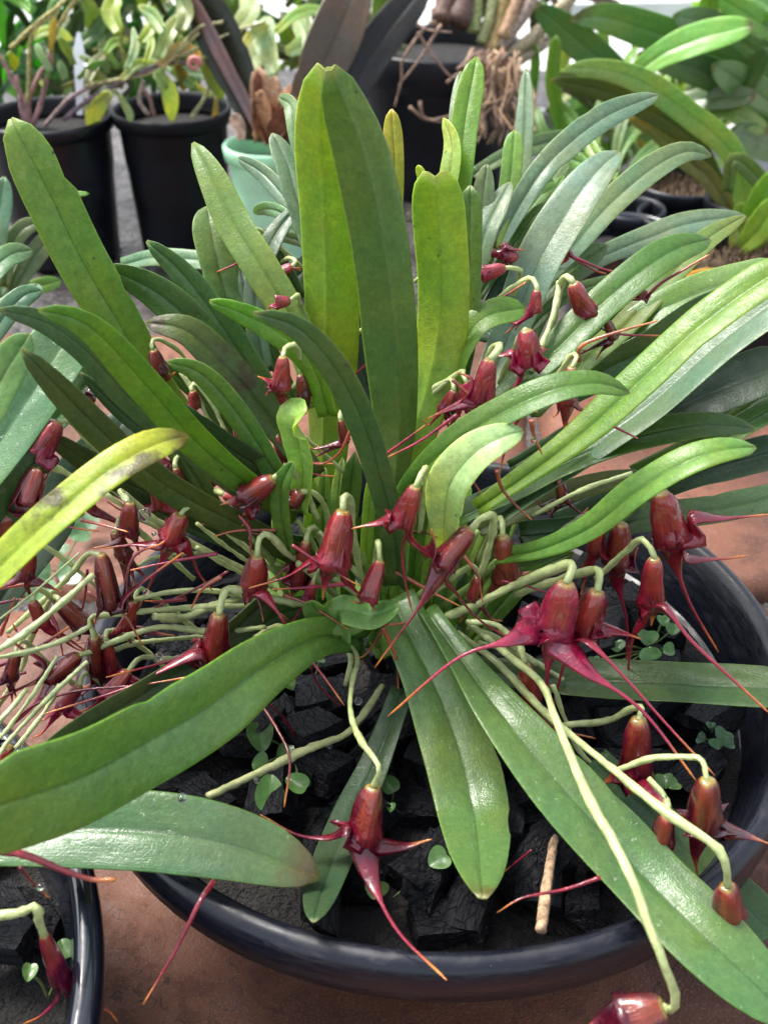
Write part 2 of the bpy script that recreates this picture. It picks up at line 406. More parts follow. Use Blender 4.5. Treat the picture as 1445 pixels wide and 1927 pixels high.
def simple(name, col=None, rough=.5, bumps=(), coat=0.0, coatr=.1, var=.35, vscale_=60, metal=0.0, spec=.5, transl=0.0, stretch=None):
    """col None = the object's own colour"""
    b = NB(name); P = b.pos(); base = b.oi().outputs['Color'] if col is None else None
    Q = b.vscale(P, stretch) if stretch else P
    nz = b.noise(Q, vscale_, 4, .65)
    lo = b.mix(1, base if col is None else (*col, 1), (1-var, 1-var, 1-var, 1), 'MULTIPLY'); hi = b.mix(1, base if col is None else (*col, 1), (1+var, 1+var, 1+var, 1), 'MULTIPLY')
    c = b.mix(b.mr(nz, .3, .7), lo, hi)
    nrm = None
    for (sc, st_, di) in bumps: nrm = b.bump(b.noise(Q, sc, 4, .6), st_, di, nrm)
    p = b.pbsdf(Base_Color=c, Metallic=metal, Coat_Weight=coat, Coat_Roughness=coatr); b.set(p.inputs['Roughness'], b.mr(nz, .25, .75, max(.02, rough*.75), min(1, rough*1.25)))
    p.inputs['Specular IOR Level'].default_value = spec
    if nrm is not None: b.t.links.new(nrm, p.inputs['Normal'])
    if transl:
        tr = b.n('BsdfTranslucent'); b.t.links.new(c, tr.inputs[0]); ms = b.n('MixShader'); ms.inputs[0].default_value = transl
        b.t.links.new(p.outputs[0], ms.inputs[1]); b.t.links.new(tr.outputs[0], ms.inputs[2]); b.done(ms.outputs[0])
    else: b.done(p.outputs[0])
    return b, p, c
simple('stem', None, .38, [(700, .5, .0008), (2500, .3, .0002)], coat=.35, var=.2, vscale_=220, transl=.22)
simple('plastic_black', (.007, .008, .013), .36, [(60, .12, .001), (1500, .1, .0002)], var=.3, vscale_=25, spec=.38)
simple('plastic_gloss', (.006, .008, .014), .14, [(35, .25, .002)], var=.3, vscale_=25, coat=.6, spec=.6)
simple('plastic_matt', (.004, .005, .008), .5, [(80, .15, .001)], var=.35, vscale_=30, spec=.25)
simple('plastic_green', (.52, .88, .60), .45, [(60, .1, .001)], var=.12, vscale_=30, transl=.25)
simple('plastic_grey', (.30, .31, .33), .5, [], var=.15, vscale_=12)
simple('white_label', (.75, .78, .82), .4, [], var=.08, vscale_=60)
simple('bark', None, .75, [(120, .8, .004), (600, .6, .001)], var=.5, vscale_=130)
simple('soil', (.014, .012, .011), .8, [(160, 1, .01), (600, .8, .002)], var=.6, vscale_=160)
simple('root', None, .6, [(500, .6, .001)], var=.35, vscale_=150)
simple('twig', None, .65, [(300, .8, .001)], var=.6, vscale_=420)
simple('weed', None, .4, [(500, .3, .0005)], coat=.3, var=.25, vscale_=220, transl=.3)
simple('white_paint', (.72, .74, .74), .5, [], var=.1, vscale_=8)
# charcoal: grain lines along local x, sooty blue-black sheen
b = NB('charcoal'); oi = b.oi(); P = b.pos(); off = b.n('CombineXYZ'); b.t.links.new(b.math('MULTIPLY', oi.outputs['Random'], 9.0), off.inputs[1])
Q = b.vadd(P, off.outputs[0]); gr = b.noise(b.vscale(Q, (60, 900, 900)), 1.0, 4, .7); cr = b.vor(b.vscale(Q, (130, 420, 420)), 1.0, 'DISTANCE_TO_EDGE'); nz = b.noise(Q, 180, 4)
c = b.mix(b.mr(gr, .35, .7), (.002, .002, .003, 1), (.009, .010, .014, 1)); c = b.mix(b.math('MULTIPLY', b.mr(nz, .55, .7), .5), c, (.024, .023, .025, 1)); c = b.mix(b.math('MULTIPLY', b.mr(cr, .0, .03, 1, 0), .5), c, (.002, .002, .003, 1))
n1 = b.bump(b.math('ADD', gr, b.math('MULTIPLY', b.mr(cr, 0, .08), .5)), 1.0, .0016); n2 = b.bump(nz, .6, .004, n1)
p = b.pbsdf(Base_Color=c, Roughness=b.mr(nz, .3, .7, .35, .75), Normal=n2); p.inputs['Specular IOR Level'].default_value = .22; b.done(p.outputs[0])
# terracotta paving, worn, with flaked layers and dark damp stains
b = NB('terracotta'); P = b.pos(); n1 = b.noise(P, 9, 5, .6); n2 = b.noise(P, 55, 5, .7, .1); n3 = b.noise(P, 420, 4, .7); n4 = b.noise(P, 7, 5, .7, .3)
c = b.mix(b.mr(n1, .32, .66), (.055, .017, .008, 1), (.16, .056, .027, 1)); c = b.mix(b.math('MULTIPLY', b.mr(n2, .5, .62), .55), c, (.055, .022, .014, 1))
c = b.mix(b.math('MULTIPLY', b.mr(n3, .55, .75), .4), c, (.17, .08, .05, 1)); crack = b.mr(b.math('ABSOLUTE', b.math('SUBTRACT', n4, .5)), .0, .004, 1, 0)
c = b.mix(b.math('MULTIPLY', crack, .8), c, (.03, .015, .010, 1))
grit = b.vor(P, 900); n5 = b.noise(P, 1100, 2); c = b.mix(b.math('MULTIPLY', b.mr(n5, .55, .7), .45), c, (.26, .13, .085, 1)); c = b.mix(b.math('MULTIPLY', b.mr(b.vor(P, 260), .06, .14, 1, 0), .7), c, (.016, .009, .007, 1))
nn = b.bump(n2, .25, .002); nn = b.bump(n3, .4, .0010, nn); nn = b.bump(n5, .5, .0005, nn)
p = b.pbsdf(Base_Color=c, Roughness=b.mr(n2, .3, .7, .5, .85), Normal=nn); b.done(p.outputs[0])
# wet dark stone shelf behind: grey with bright puddled patches
b = NB('wet_stone'); P = b.pos(); n1 = b.noise(P, 22, 5, .65, .8); n2 = b.noise(P, 90, 4, .7, .5); n3 = b.noise(P, 500, 3)
c = b.mix(b.mr(n1, .35, .65), (.020, .017, .017, 1), (.075, .062, .058, 1)); c = b.mix(b.math('MULTIPLY', b.mr(n2, .55, .68), .7), c, (.02, .018, .018, 1))
nn = b.bump(n1, .9, .012); nn = b.bump(n2, .8, .006, nn)
p = b.pbsdf(Base_Color=c, Roughness=b.mr(n2, .35, .6, .16, .6), Normal=nn); b.done(p.outputs[0])
b = NB('pale_floor'); P = b.pos(); n1 = b.noise(P, 5, 4); n2 = b.noise(P, 45, 4, .7)
c = b.mix(b.mr(n1, .35, .65), (.34, .35, .33, 1), (.62, .62, .60, 1)); c = b.mix(b.math('MULTIPLY', b.mr(n2, .5, .7), .4), c, (.16, .18, .13, 1))
p = b.pbsdf(Base_Color=c, Roughness=.55); b.done(p.outputs[0])
b = NB('moss'); P = b.pos(); n2 = b.noise(P, 260, 4, .7); n1 = b.noise(P, 40, 3)
c = b.mix(b.mr(n2, .35, .65), (.035, .022, .012, 1), (.20, .14, .07, 1)); c = b.mix(b.math('MULTIPLY', b.mr(n1, .5, .7), .6), c, (.08, .10, .02, 1))
p = b.pbsdf(Base_Color=c, Roughness=.85, Normal=b.bump(n2, 1, .006)); b.done(p.outputs[0])
b = NB('water'); p = b.pbsdf(Base_Color=(1, 1, 1, 1), Roughness=.0, Transmission_Weight=1.0, IOR=1.33); b.done(p.outputs[0])

b = NB('plastic_scuffed'); P = b.pos(); n1 = b.noise(P, 22, 4, .6); n2 = b.noise(b.vscale(P, (1, 1, 6)), 70, 4, .7, .6); n3 = b.vor(P, 420); n4 = b.noise(P, 16, 2)
dust = b.math('MULTIPLY', b.mr(n2, .50, .72), b.mr(n1, .35, .65)); sp = b.math('MULTIPLY', b.mr(n3, .05, .11, 1, 0), b.mr(n4, .5, .6))
c = b.mix(b.math('MULTIPLY', dust, .35), (.007, .008, .014, 1), (.07, .065, .07, 1)); c = b.mix(b.math('MULTIPLY', sp, .7), c, (.14, .11, .08, 1))
p = b.pbsdf(Base_Color=c, Roughness=b.mr(n2, .35, .7, .22, .5), Normal=b.bump(n1, .2, .003)); p.inputs['Specular IOR Level'].default_value = .45; b.done(p.outputs[0])
# ---------------------------------------------------------------- the setting
GZ = -.09
def sheet(name, x0, x1, y0, y1, z, nx, ny, amp, sc, mat, seed=0, kind='structure', edge=0.0):
    V, Fc = [], []
    for j in range(ny+1):
        for i in range(nx+1):
            x = x0+(x1-x0)*i/nx; y = y0+(y1-y0)*j/ny
            hz = amp * noise.fractal(Vector((x*sc+seed, y*sc, 0)), .8, 2, 4)
            if edge and j == ny: y += edge * noise.noise(Vector((x*9, 4, seed)))
            V.append((x, y, z + hz))
    for j in range(ny):
        for i in range(nx):
            a = j*(nx+1)+i; Fc.append((a, a+1, a+nx+2, a+nx+1))
    o = mesh_obj(name, V, Fc, mat); o['kind'] = kind; return o
sheet('floor', -14, 14, -2, 28, -.55, 20, 20, .0, 1, M['pale_floor'])
sheet('shelf_surface', -1.2, .34, -.25, 1.62, GZ - .006, 120, 150, .0035, 14, M['wet_stone'], 5)
# terracotta slabs laid side by side, each with chipped, rounded edges
def slab(name, x0, x1, y0, y1, z, seed, label):
    n = 60; V, Fc = [], []; rnd = random.Random(seed)
    for j in range(n+1):
        for i in range(n+1):
            a, c_ = i/n, j/n
            x = x0+(x1-x0)*a; y = y0+(y1-y0)*c_
            e = min(a*(x1-x0), (1-a)*(x1-x0), c_*(y1-y0), (1-c_)*(y1-y0))
            ew = .004 + .004*noise.noise(Vector((x*30, y*30, seed)))
            z_ = z + .003*noise.fractal(Vector((x*14, y*14, seed)), .8, 2, 5) - max(0, (ew + .003 - e)) * 1.6
            x += .004*noise.noise(Vector((x*22, y*22, 7))); y += .004*noise.noise(Vector((x*22, y*22, 17)))
            V.append((x, y, z_))
    N = len(V)
    for v in list(V): V.append((v[0], v[1], z - .03))
    for j in range(n):
        for i in range(n):
            a = j*(n+1)+i; Fc.append((a, a+1, a+n+2, a+n+1))
    bd = [i for i in range(n+1)] + [j*(n+1)+n for j in range(1, n+1)] + [n*(n+1)+i for i in range(n-1, -1, -1)] + [j*(n+1) for j in range(n-1, 0, -1)]
    for k in range(len(bd)):
        a, c_ = bd[k], bd[(k+1) % len(bd)]; Fc.append((a, a+N, c_+N, c_))
    o = mesh_obj(name, V, Fc, M['terracotta']); tag(o, label, 'paving slab', 'terracotta slabs under the pots')
slab('terracotta_slab', -.42, .215, -.12, .44, GZ, 1, 'brown terracotta slab under the front of the wide round pot')
slab('terracotta_slab', .221, .80, -.12, .44, GZ + .004, 2, 'reddish terracotta slab at the right under the long drooping leaves')
slab('terracotta_slab', -.50, .10, .446, .765, GZ + .002, 3, 'pale pinkish slab edge showing behind the red flowers at the left')
slab('terracotta_slab', .106, .70, .446, .74, GZ + .006, 4, 'pink terracotta slab behind the dark leaf at the right')
# ---------------------------------------------------------------- the wide round pot
PC = Vector((.020, .309, 0.0)); PR = .135
def pot_profile(R, H, taper=.72, rim=.008, lip=.006, inner=.03):
    return [(R*taper*.0, -H), (R*taper, -H), (R*taper+.004, -H+.004), (R-.006, -rim*2.6), (R+.0005, -rim*2.5), (R+.0035, -rim*2.2), (R+.0045, -rim*1.2), (R+.004, -rim*.4), (R+.002, -.0008), (R-.0005, .0004), (R-lip*.6, -.0006), (R-lip, -.003), (R-lip-.002, -rim*1.6), (R-lip-.004, -rim*2.2), (R-lip-.0095, -inner*1.12)]
root = empty('round_pot', (PC.x, PC.y, GZ), 'wide shallow black round pot filled with charcoal around the main orchid', 'plant pot')
def round_pot(root, C, R, H, mat, **k):
    return lathe(root, 'pot_wall', pot_profile(R, H, **k), mat, (C.x, C.y, C.z), 120)
round_pot(root, Vector((PC.x, PC.y, 0)), PR, .088, M['plastic_scuffed'], taper=.57, rim=.0078, lip=.0045, inner=.030)
V = [(PC.x, PC.y, -.028)]; Fc = []
for q in range(64): V.append((PC.x + (PR-.0130)*math.cos(q*math.tau/64), PC.y + (PR-.0130)*math.sin(q*math.tau/64), -.0295))
for q in range(64): Fc.append((0, 1+q, 1+(q+1) % 64))
mesh_obj('potting_mix', V, Fc, M['soil'], root)
# ---------------------------------------------------------------- left pot, glossy with ridged wall
LC = Vector((-.243, .146, .0)); LR = .158
rootL = empty('left_pot', (LC.x, LC.y, GZ), 'glossy black pot with vertical ribs cut by the lower left corner', 'plant pot'); rootL.name = 'glossy_pot'
pr = pot_profile(LR, .088, taper=.86, rim=.007, lip=.004, inner=.05); seg = 192; V = []; Fc = []
for i, (r, z) in enumerate(pr):
    for q in range(seg):
        a = q*math.tau/seg; rib = .0028 if (q % 8) < 3 and i in (2, 3) else 0
        V.append((LC.x+(r+rib)*math.cos(a), LC.y+(r+rib)*math.sin(a), LC.z+z))
for i in range(len(pr)-1):
    for q in range(seg):
        a = i*seg+q; c_ = i*seg+(q+1) % seg; Fc.append((a, c_, c_+seg, a+seg))
mesh_obj('pot_wall', V, Fc, M['plastic_gloss'], rootL)
V = [(LC.x, LC.y, LC.z-.034)]; Fc = []
for q in range(48): V.append((LC.x + (LR-.010)*math.cos(q*math.tau/48), LC.y + (LR-.010)*math.sin(q*math.tau/48), LC.z-.036))
for q in range(48): Fc.append((0, 1+q, 1+(q+1) % 48))
mesh_obj('potting_mix', V, Fc, M['soil'], rootL)
# ---------------------------------------------------------------- charcoal lumps
def lump(seed, L, Wd, H):
    rnd = random.Random(seed); bm = bmesh.new()
    bmesh.ops.create_cube(bm, size=1)
    for v in bm.verts: v.co = Vector((v.co.x*L*rnd.uniform(.8, 1.1), v.co.y*Wd*rnd.uniform(.65, 1.15), v.co.z*H*rnd.uniform(.6, 1.15)))
    for e in range(2):
        n_ = Vector((rnd.uniform(-1, 1), rnd.uniform(-1, 1), rnd.uniform(-1, 1))).normalized()
        co = Vector((n_.x*L, n_.y*Wd, n_.z*H))*.36
        r_ = bmesh.ops.bisect_plane(bm, geom=bm.verts[:]+bm.edges[:]+bm.faces[:], plane_co=co, plane_no=n_, clear_outer=True)
        ed = [g for g in r_['geom_cut'] if isinstance(g, bmesh.types.BMEdge)]
        if ed: bmesh.ops.contextual_create(bm, geom=ed)
    bmesh.ops.triangulate(bm, faces=bm.faces[:]); bmesh.ops.subdivide_edges(bm, edges=bm.edges[:], cuts=3, use_grid_fill=True)
    for v in bm.verts:
        d = noise.noise_vector(v.co*260 + Vector((seed, 0, 0)))*.0006 + noise.noise_vector(Vector((v.co.x*50, v.co.y*350, v.co.z*350+seed)))*.0007
        v.co += d
    return bm
def scatter(C, R, zs, n, seed, label, group, sc=1.0, layer=2, skip=None):
    rnd = random.Random(seed); protos = []; hid = []
    for i in range(n):
        if i < 14:
            o = bm_obj('charcoal_lump', lump(seed*50+i, rnd.uniform(.018, .034)*sc, rnd.uniform(.011, .018)*sc, rnd.uniform(.009, .015)*sc), M['charcoal']); protos.append(o)
        else: o = rnd.choice(protos[:14]).copy(); COL.objects.link(o)
        r = R*math.sqrt((i+.5)/n); a = i*2.39996 + rnd.uniform(-.3, .3)
        if C.x + r*math.cos(a) < -.19 + .25*abs(C.y+r*math.sin(a)-.15)*0:
            if i >= 14: bpy.data.objects.remove(o)
            else: o.location = (C.x, C.y, -10); hid.append(o)
            continue
        o.location = (C.x+r*math.cos(a), C.y+r*math.sin(a), zs + (i % layer)*.007*sc + rnd.uniform(-.002, .003))
        o.rotation_euler = (rnd.uniform(-.5, .5), rnd.uniform(-.45, .45), rnd.uniform(0, 6.28))
        tag(o, label, 'charcoal', group)
    for o in hid: bpy.data.objects.remove(o)
scatter(Vector((PC.x, PC.y, 0)), PR-.024, -.025, 125, 3, 'black charcoal lump among those bedding the main orchid in the wide round pot', 'charcoal lumps in the wide round pot')
scatter(Vector((LC.x, LC.y, 0)), LR-.018, LC.z-.028, 190, 8, 'black charcoal lump inside the glossy pot at the lower left', 'charcoal lumps in the glossy pot', sc=.95)
# ---------------------------------------------------------------- the main orchid
Yl = (.19, .27, .018); B = (.105, .215, .022); Mg = (.060, .125, .030); D = (.024, .058, .018); DD = (.012, .028, .014)
G = (.12, .18, .12); Pl = (.24, .34, .13); O = (.095, .135, .040); Ub = (.12, .19, .15); Bw = (.13, .24, .045)
RP = atz(700, 1285, -.03)
orch = empty('orchid', (RP.x, RP.y, RP.z), 'large leafy orchid with dozens of long tailed maroon flowers in the wide round pot', 'orchid')
def lf(pts, w, Y, c, roll=0, **k): return leaf(orch, pts, w * .92, Y, c, roll, **k)
W_ = dict()
# upright blades in the middle
lf([(640,1130),(612,960),(612,800),(618,620),(614,420),(604,250),(610,124)], 112, (32,35,34), (.155,.25,.022), 200, pb=.42, fold=.62, tipa=.80, nip=.8, seed=1, th=.0009, tmin=.25)
lf([(725,1100),(742,900),(750,800),(741,650),(717,450),(682,290),(646,190),(622,128)], 122, (31,33,32.5), (.070,.135,.030), 165, pb=.4, fold=.62, tipa=.72, seed=2, th=.0009, tmin=.2)
lf([(745,1050),(778,830),(803,740),(824,650),(832,540),(826,430),(818,322)], 104, (32,34.5,35), (.16,.26,.018), 192, pb=.30, fold=.5, tipa=.88, nip=1.1, seed=3, tmin=.45, n=34)
lf([(850,780),(876,640),(884,500),(885,348)], 52, (34,37), Mg, 20, pb=.8, tipa=.88)
lf([(735,500),(742,330),(737,204)], 40, (37,38.5), (.26,.26,.03), 10, pb=.8, tipa=.8)
lf([(820,520),(828,420),(848,320),(850,265),(834,222)], 40, (38,41), (.22,.30,.06), 40, pb=.8, tipa=.6)
lf([(840,560),(862,350),(876,220),(897,106)], 56, (38,43), B, 8, pb=.6, tipa=.8, fold=.35)
lf([(845,420),(858,250),(866,134)], 34, (40,44), G, 20, pb=.8)
lf([(965,480),(985,280),(990,128)], 38, (42,47), G, 25, pb=.7)
lf([(930,470),(958,350),(968,244)], 42, (40,43), Bw, 10, pb=.7, tipa=.8)
lf([(895,520),(905,400),(916,308)], 48, (38,40), G, -10, pb=.7, tipa=.6)
lf([(880,600),(910,450),(935,390),(960,342)], 48, (37,40), Ub, 25, pb=.6)
lf([(905,520),(935,440),(1000,420),(1060,330)], 44, (39,45), B, 25, pb=.7)
lf([(790,330),(800,345),(786,310)], 20, (37,37), (.26,.34,.08), 10, pb=.8)
# right fan
lf([(930,470),(1010,335),(1080,262),(1150,213),(1238,178)], 56, (40,46), Ub, 18, pb=.75, tipa=.6, fold=.3, mat=None)
lf([(900,780),(955,640),(1015,490),(1082,378),(1130,315),(1165,285)], 92, (35,39.5,42), (.15,.22,.20), 24, pb=.6, tipa=.62, fold=.32)
lf([(1010,540),(1080,462),(1150,382),(1230,315),(1290,285),(1338,292)], 58, (39,45,47), (.12,.19,.12), 25, pb=.8, fold=.3)
lf([(1080,520),(1140,480),(1220,448),(1300,420),(1400,405)], 50, (42,48), Ub, 28, pb=.7)
lf([(900,830),(960,740),(1045,660),(1130,575),(1220,500),(1280,465),(1336,450)], 72, (32,36,39), (.06,.135,.022), 32, pb=.6, fold=.2, tipa=.7)
lf([(1000,780),(1090,690),(1180,610),(1260,520),(1330,450),(1402,405)], 52, (34,43), (.11,.17,.045), 30, pb=.8)
lf([(900,960),(985,900),(1100,815),(1210,715),(1330,605),(1490,490)], 76, (30,31,33), (.11,.205,.018), 34, pb=.5, fold=.3, tipa=.9, th=.0011)
lf([(930,980),(1020,910),(1130,830),(1250,740),(1350,650),(1480,550)], 88, (31,33,34.5), (.09,.16,.11), 40, pb=.6, fold=.35, tipa=.9)
lf([(1060,720),(1150,640),(1250,580),(1350,540),(1480,510)], 74, (37,39), (.085,.18,.05), 30, pb=.5, tipa=.9, mat='leaf_wet')
lf([(1050,740),(1150,690),(1240,645),(1340,585),(1480,540)], 84, (36,38), (.035,.10,.02), -25, pb=.7, tipa=.9, mat='leaf_wet')
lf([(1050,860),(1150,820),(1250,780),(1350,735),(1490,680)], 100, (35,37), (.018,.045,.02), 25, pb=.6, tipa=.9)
lf([(1200,900),(1290,850),(1370,795),(1490,705)], 52, (35,37.5), (.09,.16,.035), 35, pb=.9, tipa=.9)
lf([(1230,900),(1330,850),(1400,800),(1490,750)], 50, (34,36.5), (.08,.16,.04), 35, pb=.9, tipa=.9)
lf([(860,980),(960,930),(1070,870),(1180,828),(1300,803),(1370,800),(1420,808)], 62, (31,32.5,33), (.05,.11,.024), 42, pb=.75, fold=.3)
lf([(740,980),(790,895),(860,830),(950,775),(1040,735),(1120,722),(1184,738)], 62, (30,29,29.5), (.065,.15,.022), 38, pb=.65, fold=.36)
lf([(835,1040),(838,960),(850,905),(890,855),(940,825),(984,810)], 92, (29.5,28,28.5), (.30,.42,.27), 22, pb=.45, fold=.36, tipa=.5)
lf([(940,1050),(1020,1035),(1110,995),(1200,925),(1290,872),(1360,848),(1422,842)], 60, (30,28,28.5), (.12,.225,.045), 34, pb=.6, fold=.36, tipa=.7, th=.0011)
lf([(1050,990),(1160,945),(1280,895),(1380,870),(1490,840)], 74, (34,36), (.04,.085,.05), 30, pb=.7, tipa=.9)
lf([(980,1010),(1100,995),(1220,975),(1340,960),(1490,930)], 60, (32,33.5), (.05,.10,.045), 30, pb=.8, tipa=.9)
lf([(900,1000),(990,960),(1090,920),(1210,890)], 46, (32,34), (.09,.12,.04), 34, pb=.8)
lf([(900,1060),(1000,1045),(1100,1000),(1200,950)], 50, (31.5,33), Mg, 30, pb=.8)
lf([(800,1240),(900,1262),(1050,1278),(1250,1288),(1500,1300)], 80, (31,28.8,26.5), (.05,.105,.035), 35, pb=.5, tipa=.92, fold=.35)
lf([(800,1150),(870,1250),(945,1350),(1060,1490),(1200,1640),(1330,1770),(1500,1930)], 138, (30,22.3,15.6), (.055,.125,.038), 30, pb=.34, tipa=.8, fold=.34, th=.0011, mat='leaf_wet', n=36)
lf([(1120,1430),(1220,1530),(1330,1640),(1460,1760)], 90, (26,20.5), (.05,.11,.04), 28, pb=.6, tipa=.9)
lf([(735,1130),(770,1200),(815,1290),(858,1400),(888,1520),(900,1610),(908,1692)], 152, (30.5,25.5,18.3), (.080,.145,.045), 14, pb=.66, fold=.2, tpow=.85, tipa=.40, nip=.35, th=.0011, mat='leaf_wet', n=34, wav=.05)
lf([(760,1300),(710,1430),(655,1550),(612,1660),(590,1736)], 76, (28,17.8), (.045,.085,.045), -20, pb=.7, tipa=.55, nip=.2)
# lower left big one and small ones
lf([(680,1200),(600,1198),(500,1250),(400,1325),(270,1400),(130,1470),(-60,1530)], 158, (30,23.3,16.6), (.085,.185,.030), 24, pb=.42, fold=.22, tipa=.92, th=.0013, mat='leaf_wet', n=34)
lf([(700,1130),(660,1165),(600,1150),(586,1130)], 70, (29,28), (.12,.23,.06), 20, pb=.8, tipa=.3)
lf([(640,1200),(640,1150),(700,1160),(752,1142)], 62, (28.5,27.8), (.13,.25,.08), 25, pb=.8, tipa=.5)
lf([(500,1130),(400,1220),(280,1300),(160,1370),(60,1430)], 60, (30,22), (.055,.085,.045), 30, pb=.8)
lf([(620,1140),(540,1150),(430,1215),(330,1270)], 66, (31.5,28), (.05,.10,.045), 25, pb=.7)
# left fan
lf([(360,800),(300,730),(220,600),(150,480),(90,355),(45,270),(20,222)], 106, (34,35,36), (.115,.20,.035), 12, pb=.62, fold=.2, tipa=.78, nip=.7, bite=[(.82, 1, .035), (.865, 1, .022)])
lf([(600,1060),(480,1000),(350,935),(250,865),(150,770),(40,655)], 64, (31,29,28), (.055,.085,.025), 30, pb=.8, tipa=.7)
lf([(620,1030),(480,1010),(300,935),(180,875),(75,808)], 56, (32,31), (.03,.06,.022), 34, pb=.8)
lf([(560,960),(460,920),(350,835),(250,752),(160,655),(80,602),(-5,582)], 56, (31,29.5,29), (.075,.12,.075), 35, pb=.8, tipa=.7)
lf([(560,965),(460,905),(370,830),(290,740),(200,640),(140,598),(72,583)], 74, (31,28.5,28), (.085,.17,.018), 25, pb=.7, tipa=.6, fold=.3)
lf([(600,950),(500,885),(400,820),(300,745)], 56, (32,30), (.04,.075,.045), 30, pb=.8)
lf([(560,860),(500,740),(450,660),(395,580),(340,510),(276,453)], 66, (33,36), (.045,.105,.025), 22, pb=.8, tipa=.5)
lf([(540,830),(460,720),(400,650),(340,585),(280,540),(200,502)], 80, (33.5,36), (.05,.105,.028), 20, pb=.6, tipa=.55)
lf([(590,900),(540,830),(470,740),(410,675),(350,622),(274,607)], 72, (32,33), (.055,.09,.016), -22, pb=.7, tipa=.6, mat='leaf_scarred', fold=.3)
lf([(560,930),(520,890),(480,825),(430,755),(375,700),(315,680)], 52, (31,31.5), (.085,.17,.045), 25, pb=.9, tipa=.6)
lf([(620,780),(590,690),(540,635),(460,590),(394,566)], 58, (32,32.5), (.105,.22,.02), 25, pb=.7, tipa=.4)
lf([(752,1100),(740,990),(712,880),(680,785),(630,690),(560,615),(476,588)], 60, (30,28.5,28), (.065,.115,.05), 30, pb=.8, fold=.3, tipa=.7)
lf([(610,760),(560,620),(490,500),(440,420),(400,335),(363,268)], 74, (33.5,40), (.12,.19,.04), 12, pb=.8, tipa=.6)
lf([(440,620),(415,520),(398,440),(390,388)], 76, (37,40), (.10,.17,.06), -10, pb=.8, tipa=.7, fold=.3)
lf([(470,640),(440,540),(425,470),(402,400)], 40, (37,40), Ub, 20, pb=.8)
lf([(500,700),(482,590),(490,510),(520,440),(562,385)], 46, (35,37,39), (.065,.12,.085), 30, pb=.9, fold=.3)
lf([(230,500),(290,485),(380,490),(460,500)], 38, (46,43), (.12,.21,.14), 30, pb=.7)
lf([(590,480),(560,380),(540,310),(512,250)], 50, (37,40), G, -15, pb=.8)
lf([(580,340),(560,260),(548,200),(525,182)], 34, (38,41), (.13,.21,.11), 20, pb=.8)
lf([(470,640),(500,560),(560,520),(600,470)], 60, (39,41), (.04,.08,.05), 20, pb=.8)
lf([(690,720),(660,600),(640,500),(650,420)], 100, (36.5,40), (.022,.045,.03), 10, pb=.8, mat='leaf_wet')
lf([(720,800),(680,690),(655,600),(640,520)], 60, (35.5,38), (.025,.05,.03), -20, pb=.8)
lf([(568,960),(570,880),(562,830),(555,790),(578,772)], 52, (30.5,30), (.20,.34,.10), 30, pb=.7, tipa=.8, fold=.4, roll2=60)
lf([(545,1040),(530,970),(530,915),(552,868)], 40, (29.5,29.5), (.07,.16,.03), 20, pb=.7, fold=.4)
lf([(860,760),(862,680),(890,620),(930,590),(988,580)], 56, (34,35.5), (.09,.17,.015), 38, pb=.6, fold=.36, tipa=.8)
lf([(960,720),(1010,580),(1070,510),(1142,460)], 66, (39,43), (.09,.17,.08), 18, pb=.8, tipa=.6)
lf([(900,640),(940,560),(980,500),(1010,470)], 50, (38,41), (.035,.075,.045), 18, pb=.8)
lf([(1000,720),(1080,640),(1150,560),(1240,500)], 60, (38,42), (.06,.12,.05), 22, pb=.8)
lf([(420,980),(370,900),(330,840),(300,800)], 46, (31.5,32.5), (.07,.12,.03), 20, pb=.8)
lf([(230,720),(170,650),(120,620),(70,600)], 60, (36,38), (.05,.12,.04), 25, pb=.8)
lf([(940,430),(975,385),(1005,350),(1042,340)], 46, (41,43), (.11,.24,.05), 20, pb=.7)
lf([(780,1180),(860,1090),(930,1010),(960,960)], 60, (32,33), Mg, 20, pb=.8)
lf([(870,1230),(950,1130),(1000,1080),(1080,1040)], 48, (32,32.5), (.085,.16,.03), 20, pb=.8)
lf([(700,1130),(690,1000),(700,960)], 44, (33,33), Mg, 20, pb=.8)
# pale leaf bases packed in the clump
rnd = random.Random(11)
bs = [(585,1180,590,900),(600,1190,612,880),(630,1190,645,860),(655,1180,668,850),(690,1190,700,880),(720,1180,722,870),(745,1180,760,880),(775,1180,800,860),(800,1170,840,850),(830,1180,880,900),(850,1190,920,960),(860,1210,955,1000),(560,1140,520,960),(570,1190,480,1040),(640,1220,560,1050),(680,1240,610,1060),(720,1240,640,1080),(760,1240,820,1030),(800,1240,900,1060),(700,1220,770,1060),(740,1250,700,1090),(870,1180,985,920)]
for i, (x0, y0, x1, y1) in enumerate(bs):
    c = [(.16,.26,.055), (.10,.19,.03), (.20,.31,.09), (.075,.15,.03)][i % 4]
    lf([(x0, y0), ((x0+x1)/2 + rnd.uniform(-10, 10), (y0+y1)/2), (x1, y1)], rnd.uniform(26, 42), (31+rnd.uniform(-.5,1), 32.5+rnd.uniform(-1,2)), c, rnd.uniform(-40, 40), pb=.9, fold=.5, n=14, tipa=.8)
root = orch
def fl(*a, **k): return flower(orch, *a, **k)
R1 = (.31, .007, .030); R2 = (.19, .005, .022); R3 = (.10, .004, .015); R4 = (.42, .014, .065)
